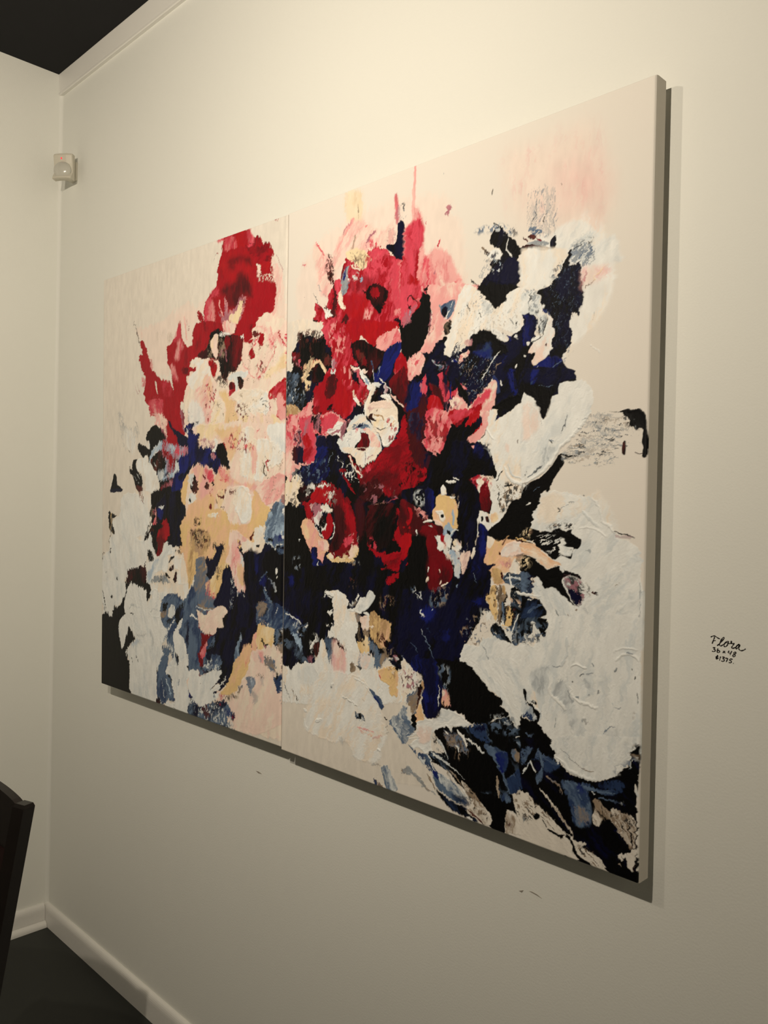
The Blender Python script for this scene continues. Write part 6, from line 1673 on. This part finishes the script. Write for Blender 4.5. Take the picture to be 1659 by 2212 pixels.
L blk brn w1.14 d0.2|1765 51 1765 31'''
def read_strokes(text):
    ops = []
    for ln in text.split('\n'):
        head, pts = ln.split('|'); h = head.split()
        ops.append((h[0], h[1], h[2], {t[0]: float(t[1:]) for t in h[3:]}, [float(v) for v in pts.split()]))
    return ops
CORNERS = {'left': [(0.4684, 0.92), (1.3439, 0.9249), (1.3306, 2.1321), (0.436, 2.1423)], 'right': [(1.3474, 0.9194), (2.2196, 0.9152), (2.2169, 2.1352), (1.3339, 2.1334)]}
FRONT = -.0499; DEPTH = .0349; OX, OZ = .45, .90      # stroke coordinates: mm from this point of the canvas plane

def painting(key, strokes, nu, nv, label):
    c = CORNERS[key]                                   # bottom left, bottom right, top right, top left (x, z)
    root = thing('canvas_painting', label, 'painting', ((c[0][0] + c[1][0]) / 2, FRONT + DEPTH, min(c[0][1], c[1][1])))
    u = np.linspace(0, 1, nu); v = np.linspace(0, 1, nv)
    U, V = np.meshgrid(u, v)
    def bl(k): return (c[0][k] * (1 - U) + c[1][k] * U) * (1 - V) + (c[3][k] * (1 - U) + c[2][k] * U) * V
    X, Z = bl(0), bl(1)
    col, hgt, gls = paint((X - OX) * 1000, (Z - OZ) * 1000, strokes, BASE, PAL)
    w = c[1][0] - c[0][0]; h = c[3][1] - c[0][1]
    edge = np.minimum(np.minimum(U, 1 - U) * w, np.minimum(V, 1 - V) * h)
    rr = .0035
    roll = rr - np.sqrt(np.clip(rr * rr - np.clip(rr - edge, 0, rr) ** 2, 0, None))
    hgt = np.clip(hgt, -.4, 2.2) * np.clip(edge / .004, 0, 1)
    Y = FRONT - hgt * .001 + roll
    me = bpy.data.meshes.new('painted_face')
    n = nu * nv
    me.vertices.add(n)
    co = np.stack([X, Y, Z], -1).astype(np.float32).reshape(-1); me.vertices.foreach_set('co', co)
    idx = np.arange(n).reshape(nv, nu)
    quads = np.stack([idx[:-1, :-1], idx[:-1, 1:], idx[1:, 1:], idx[1:, :-1]], -1).reshape(-1, 4)
    nf = len(quads)
    me.loops.add(nf * 4); me.polygons.add(nf)
    me.loops.foreach_set('vertex_index', quads.reshape(-1).astype(np.int32))
    me.polygons.foreach_set('loop_start', (np.arange(nf) * 4).astype(np.int32))
    me.update(calc_edges=True)
    a = me.attributes.new('pigment', 'FLOAT_COLOR', 'POINT')
    rgba = np.ones((n, 4), np.float32); rgba[:, :3] = np.clip(col, 0, 1).reshape(-1, 3); a.data.foreach_set('color', rgba.reshape(-1))
    g = me.attributes.new('gloss', 'FLOAT', 'POINT'); g.data.foreach_set('value', gls.astype(np.float32).reshape(-1))
    link('painted_face', me, M_paint, root, smooth=True)
    # the canvas wrapped round the stretcher
    bm = bmesh.new()
    def ring(y, inset):
        s = [(1, 1), (-1, 1), (-1, -1), (1, -1)]
        return [bm.verts.new((p[0] + sx * inset, y, p[1] + sz * inset)) for p, (sx, sz) in zip(c, s)]
    rings = [ring(FRONT + rr, .0002), ring(FRONT + rr + .004, -.0003), ring(FRONT + DEPTH - .003, -.0003), ring(FRONT + DEPTH, .002), ring(FRONT + DEPTH, .024)]
    for r0, r1 in zip(rings, rings[1:]):
        for i in range(4): bm.faces.new((r0[i], r0[(i + 1) % 4], r1[(i + 1) % 4], r1[i]))
    from_bm('canvas_edge', bm, M_canvas, root)
    # stretcher bars behind the cloth
    y0, y1 = FRONT + .012, FRONT + DEPTH - .001
    def bar(pts):
        bm = bmesh.new(); add_hexa(bm, [(x, y0, z) for x, z in pts] + [(x, y1, z) for x, z in pts]); from_bm('stretcher_bar', bm, M_wood, root)
    def ins(d): return [(c[0][0] + d, c[0][1] + d), (c[1][0] - d, c[1][1] + d), (c[2][0] - d, c[2][1] - d), (c[3][0] + d, c[3][1] - d)]
    A, B = ins(.004), ins(.044)
    for i in range(4): bar([A[i], A[(i + 1) % 4], B[(i + 1) % 4], B[i]])
    # felt bumpers that keep the canvas off the wall
    for i in range(4):
        px, pz = ins(.030)[i]
        bm = bmesh.new(); bmesh.ops.create_cone(bm, cap_ends=True, segments=14, radius1=.007, radius2=.007, depth=-(FRONT + DEPTH) - .0002,
                                                matrix=Matrix.Translation((px, (FRONT + DEPTH) / 2 - .0001, pz)) @ Matrix.Rotation(R(90), 4, 'X'))
        from_bm('felt_bumper', bm, M_pad, root)
    return root
painting('left', read_strokes(LEFT_STROKES), 430, 820, 'left abstract floral canvas with cream blossoms, tall red bloom and black lower corner')
painting('right', read_strokes(RIGHT_STROKES), 800, 1180, 'right abstract floral canvas with red roses, navy leaves and large white flower')

# ------------------------------------------------------------------ handwriting on the wall
WRITING = {'title': [[(2.3004, 1.2948), (2.3022, 1.2964), (2.3052, 1.2973), (2.3082, 1.2965), (2.3112, 1.2947), (2.3141, 1.2942)], [(2.306, 1.2959), (2.3049, 1.2924), (2.3035, 1.2885), (2.3025, 1.2853)], [(2.3035, 1.2897), (2.3057, 1.2905), (2.3077, 1.2908)], [(2.31, 1.2835), (2.3136, 1.287), (2.3171, 1.2915), (2.32, 1.2955), (2.3196, 1.2967), (2.3178, 1.296), (2.3153, 1.2916), (2.3136, 1.287), (2.3136, 1.2848), (2.3155, 1.2839), (2.3187, 1.2862), (2.3216, 1.2891), (2.3244, 1.2917), (2.3263, 1.2916), (2.3261, 1.289), (2.3242, 1.2855), (2.3217, 1.2835), (2.3201, 1.2846), (2.3205, 1.2872), (2.3227, 1.29), (2.3252, 1.2896), (2.3281, 1.2889), (2.3306, 1.2904), (2.3313, 1.2923), (2.3302, 1.2925), (2.3299, 1.2906), (2.3321, 1.2895), (2.3349, 1.2907)], [(2.3349, 1.2907), (2.3332, 1.2875), (2.3315, 1.2847), (2.3315, 1.2829), (2.334, 1.2832), (2.3372, 1.2855), (2.3396, 1.2883), (2.3424, 1.2898)], [(2.3424, 1.2898), (2.3403, 1.2892), (2.3379, 1.2859), (2.337, 1.2836), (2.338, 1.2829), (2.3401, 1.2848), (2.3421, 1.288), (2.343, 1.2895), (2.3422, 1.2865), (2.3415, 1.2835), (2.343, 1.2816), (2.3455, 1.2812), (2.349, 1.2828), (2.3512, 1.2849)]], 'size': [[(2.3038, 1.2797), (2.3071, 1.2802), (2.3053, 1.2776), (2.3076, 1.2773), (2.3072, 1.2754), (2.305, 1.2741), (2.3028, 1.2745)], [(2.3116, 1.2797), (2.3102, 1.2769), (2.3102, 1.2743), (2.3121, 1.2737), (2.3139, 1.2751), (2.3138, 1.2767), (2.312, 1.2768), (2.3103, 1.2753)], [(2.319, 1.2771), (2.322, 1.2743)], [(2.322, 1.2775), (2.3185, 1.2741)], [(2.328, 1.2787), (2.3263, 1.2757), (2.3303, 1.2753)], [(2.3316, 1.2789), (2.3303, 1.2754), (2.3291, 1.2727)], [(2.3378, 1.2776), (2.3356, 1.2778), (2.3344, 1.2761), (2.3357, 1.2747), (2.3365, 1.273), (2.3354, 1.2711), (2.3336, 1.271), (2.3329, 1.2721), (2.3343, 1.2737), (2.3364, 1.2752), (2.3378, 1.2769), (2.3378, 1.2776)]], 'price': [[(2.3122, 1.268), (2.31, 1.2679), (2.3086, 1.2665), (2.3104, 1.2658), (2.3119, 1.2654), (2.3105, 1.2643), (2.3084, 1.2647)], [(2.3111, 1.2701), (2.3104, 1.2666), (2.3099, 1.2633)], [(2.3104, 1.2674), (2.3105, 1.2648)], [(2.3157, 1.2685), (2.3149, 1.2658), (2.3142, 1.2624)], [(2.3181, 1.2681), (2.3214, 1.2679), (2.3189, 1.2657), (2.3211, 1.2653), (2.3208, 1.2631), (2.319, 1.2617), (2.317, 1.2621)], [(2.3225, 1.267), (2.3262, 1.2668), (2.325, 1.2644), (2.3239, 1.2617)], [(2.333, 1.2667), (2.3298, 1.267), (2.3287, 1.265), (2.3309, 1.2646), (2.3313, 1.2628), (2.3299, 1.2612), (2.3278, 1.2616)], [(2.334, 1.2613), (2.3345, 1.2611)]]}
def handwriting():
    xs = [p[0] for s in WRITING.values() for st in s for p in st]; zs = [p[1] for s in WRITING.values() for st in s for p in st]
    root = thing('wall_caption', 'handwritten black caption on the wall right of the canvases: Flora, 36 x 48, $1375', 'handwriting', ((min(xs) + max(xs)) / 2, 0, min(zs)))
    for key, name, wid in (('title', 'title_line', .00085), ('size', 'size_line', .00075), ('price', 'price_line', .0008)):
        bm = bmesh.new()
        for st in WRITING[key]:
            P = smooth_pts(st, False, 5)
            ringp = None
            for i, (x, z) in enumerate(P):
                a = P[max(0, i - 1)]; b = P[min(len(P) - 1, i + 1)]
                dx, dz = b[0] - a[0], b[1] - a[1]; l = math.hypot(dx, dz) + 1e-9; nx, nz = -dz / l, dx / l
                w = wid * (.85 + .3 * math.sin(i * .7))
                y = -.0007
                ringq = [bm.verts.new(v) for v in ((x + nx * w, -.0001, z + nz * w), (x + nx * w * .7, y, z + nz * w * .7), (x - nx * w * .7, y, z - nz * w * .7), (x - nx * w, -.0001, z - nz * w))]
                if ringp:
                    for k in range(3): bm.faces.new((ringp[k], ringp[k + 1], ringq[k + 1], ringq[k]))
                ringp = ringq
        from_bm(name, bm, M_ink, root)
handwriting()

# ------------------------------------------------------------------ motion detector in the corner
def motion_detector():
    root = thing('motion_detector', 'white motion detector with round lens and red light high in the wall corner', 'sensor', (0.112, -0.0003, 2.526))
    f = Vector((.62, -.785, 0)); s = Vector((.785, .62, 0)); up = Vector((0, 0, 1))     # f: into the room, s: along its width
    o = Vector((.096, -.005, 2.568))
    def P(a, b, c): return tuple(o + s * a + f * b + up * c)
    bm = bmesh.new()
    W, Hh = .0325, .042
    prof = [(.042, -Hh), (.060, -Hh), (.067, -Hh + .002), (.067, -Hh + .005), (.054, -Hh + .022), (.056, .010), (.061, Hh - .006), (.058, Hh), (.042, Hh)]
    rings = []
    for a, k in ((-W, .0), (-W + .004, .003), (-W * .4, .006), (W * .4, .006), (W - .004, .003), (W, .0)):
        rings.append([bm.verts.new(P(a, b + (k if b > .04 else 0), c)) for b, c in prof])
    for r0, r1 in zip(rings, rings[1:]):
        for i in range(len(prof)): bm.faces.new((r0[i], r0[(i + 1) % len(prof)], r1[(i + 1) % len(prof)], r1[i]))
    bm.faces.new(rings[0][::-1]); bm.faces.new(rings[-1])
    from_bm('housing', bm, M_plastic, root, bevel=.0012)
    # swivel foot that meets both walls
    bm = bmesh.new()
    x0, z0 = o.x, o.z; add_hexa(bm, [(x0 - .002, -.0003, z0 - .03), (x0 + .034, -.0003, z0 - .03), P(.014, .0435, -.03), P(-.014, .0435, -.03), (x0 - .002, -.0003, z0 + .03), (x0 + .034, -.0003, z0 + .03), P(.014, .0435, .03), P(-.014, .0435, .03)])
    from_bm('mounting_foot', bm, M_plastic, root)
    # bulging lens
    bm = bmesh.new()
    bmesh.ops.create_uvsphere(bm, u_segments=32, v_segments=20, radius=1)
    for v in bm.verts:
        a, b, c = v.co
        v.co = P(a * .0300, .060 + b * .0165, -.0125 + c * .0285)
    from_bm('lens', bm, M_lens, root, smooth=True)
    bm = bmesh.new()
    bmesh.ops.create_uvsphere(bm, u_segments=12, v_segments=8, radius=1)
    for v in bm.verts:
        a, b, c = v.co
        v.co = P(-.002 + a * .0020, .0655 + b * .0016, .0255 + c * .0034)
    from_bm('indicator_light', bm, M_led, root, smooth=True)
motion_detector()

# ------------------------------------------------------------------ chair at the left edge of the view
def chair():
    P0 = Vector((1.26, -.565, 0)); top = .902
    u = Vector((-.950, -.312, 0)); n = Vector((-.312, .950, 0))       # u: across the back (to the left), n: behind the chair
    W = .41; D = .40
    root = thing('dining_chair', 'dark wooden dining chair with arched back rail in front of the corner', 'chair', (P0.x - .2, P0.y - .3, 0))
    def Q(a, b, z): return tuple(P0 + u * a + n * b + Vector((0, 0, z)))
    rake = .098
    def post_b(z):                                                     # how far behind the seat line the post stands
        if z > .44: return -rake * (top - z) / (top - .44)
        return -rake - .01 + (.44 - z) * .10
    def post(a0, a1):
        bm = bmesh.new()
        zs = [0, .22, .42, .46, .58, .70, .80, .86, top - .006, top]
        def prof(z, i):
            b = post_b(z); d = .030 if z < .5 else .026; k = .003 if i == len(zs) - 1 else 0
            return [Q(a0 + k, b - d + k, z), Q(a1 - k, b - d + k, z), Q(a1 - k, b - k, z), Q(a0 + k, b - k, z)]
        sweep(bm, prof, zs); return from_bm('leg', bm, M_chair, root)
    post(0, .030); post(W - .030, W)
    # arched crest rail between the posts
    bm = bmesh.new(); steps = 22
    def crest(t, i):
        a = .026 + t * (W - .052); arch = .030 * math.sin(math.pi * t) ** .8 - .004
        zt = top + arch; zb = top - .085 + .012 * math.sin(math.pi * t)
        bow = .012 * math.sin(math.pi * t)
        return [Q(a, post_b(zb) - .021 + bow, zb), Q(a, post_b(zt) - .021 + bow, zt), Q(a, post_b(zt) - .003 + bow, zt), Q(a, post_b(zb) - .003 + bow, zb)]
    sweep(bm, crest, [i / steps for i in range(steps + 1)])
    from_bm('crest_rail', bm, M_chair, root)
    # leather back panel
    bm = bmesh.new()
    def panel(t, i):
        a = .030 + t * (W - .060); bow = .012 * math.sin(math.pi * t); z0, z1 = .50, top - .083 + .012 * math.sin(math.pi * t)
        return [Q(a, post_b(z0) - .024 + bow, z0), Q(a, post_b(z1) - .024 + bow, z1), Q(a, post_b(z1) - .006 + bow, z1), Q(a, post_b(z0) - .006 + bow, z0)]
    sweep(bm, panel, [i / 14 for i in range(15)])
    tag(from_bm('back_panel', bm, M_leather, root), 'dark oxblood back panel')
    # seat, aprons, front legs
    b0 = post_b(.44) - .004
    bm = bmesh.new()
    add_hexa(bm, [Q(-.006, b0 - D, .432), Q(W + .006, b0 - D, .432), Q(W - .004, b0 - .031, .432), Q(.004, b0 - .031, .432),
                  Q(-.006, b0 - D, .468), Q(W + .006, b0 - D, .468), Q(W - .004, b0 - .031, .468), Q(.004, b0 - .031, .468)])
    from_bm('seat', bm, M_leather, root, bevel=.012, seg=3)
    for a0, a1, bb0, bb1 in ((.03, W - .03, b0 - .026, b0 - .008), (.03, W - .03, b0 - D + .012, b0 - D + .030), (.006, .024, b0 - D + .036, b0 - .034), (W - .024, W - .006, b0 - D + .036, b0 - .034)):
        bm = bmesh.new()
        add_hexa(bm, [Q(a0, bb0, .372), Q(a1, bb0, .372), Q(a1, bb1, .372), Q(a0, bb1, .372), Q(a0, bb0, .431), Q(a1, bb0, .431), Q(a1, bb1, .431), Q(a0, bb1, .431)])
        from_bm('apron', bm, M_chair, root)
    for a in (0, W - .034):
        bm = bmesh.new()
        def leg(z, i):
            k = .008 * (1 - z / .431); 
            return [Q(a + k, b0 - D + .004 + k, z), Q(a + .034 - k, b0 - D + .004 + k, z), Q(a + .034 - k, b0 - D + .038 - k, z), Q(a + k, b0 - D + .038 - k, z)]
        sweep(bm, leg, [0, .2, .431]); from_bm('leg', bm, M_chair, root)
chair()
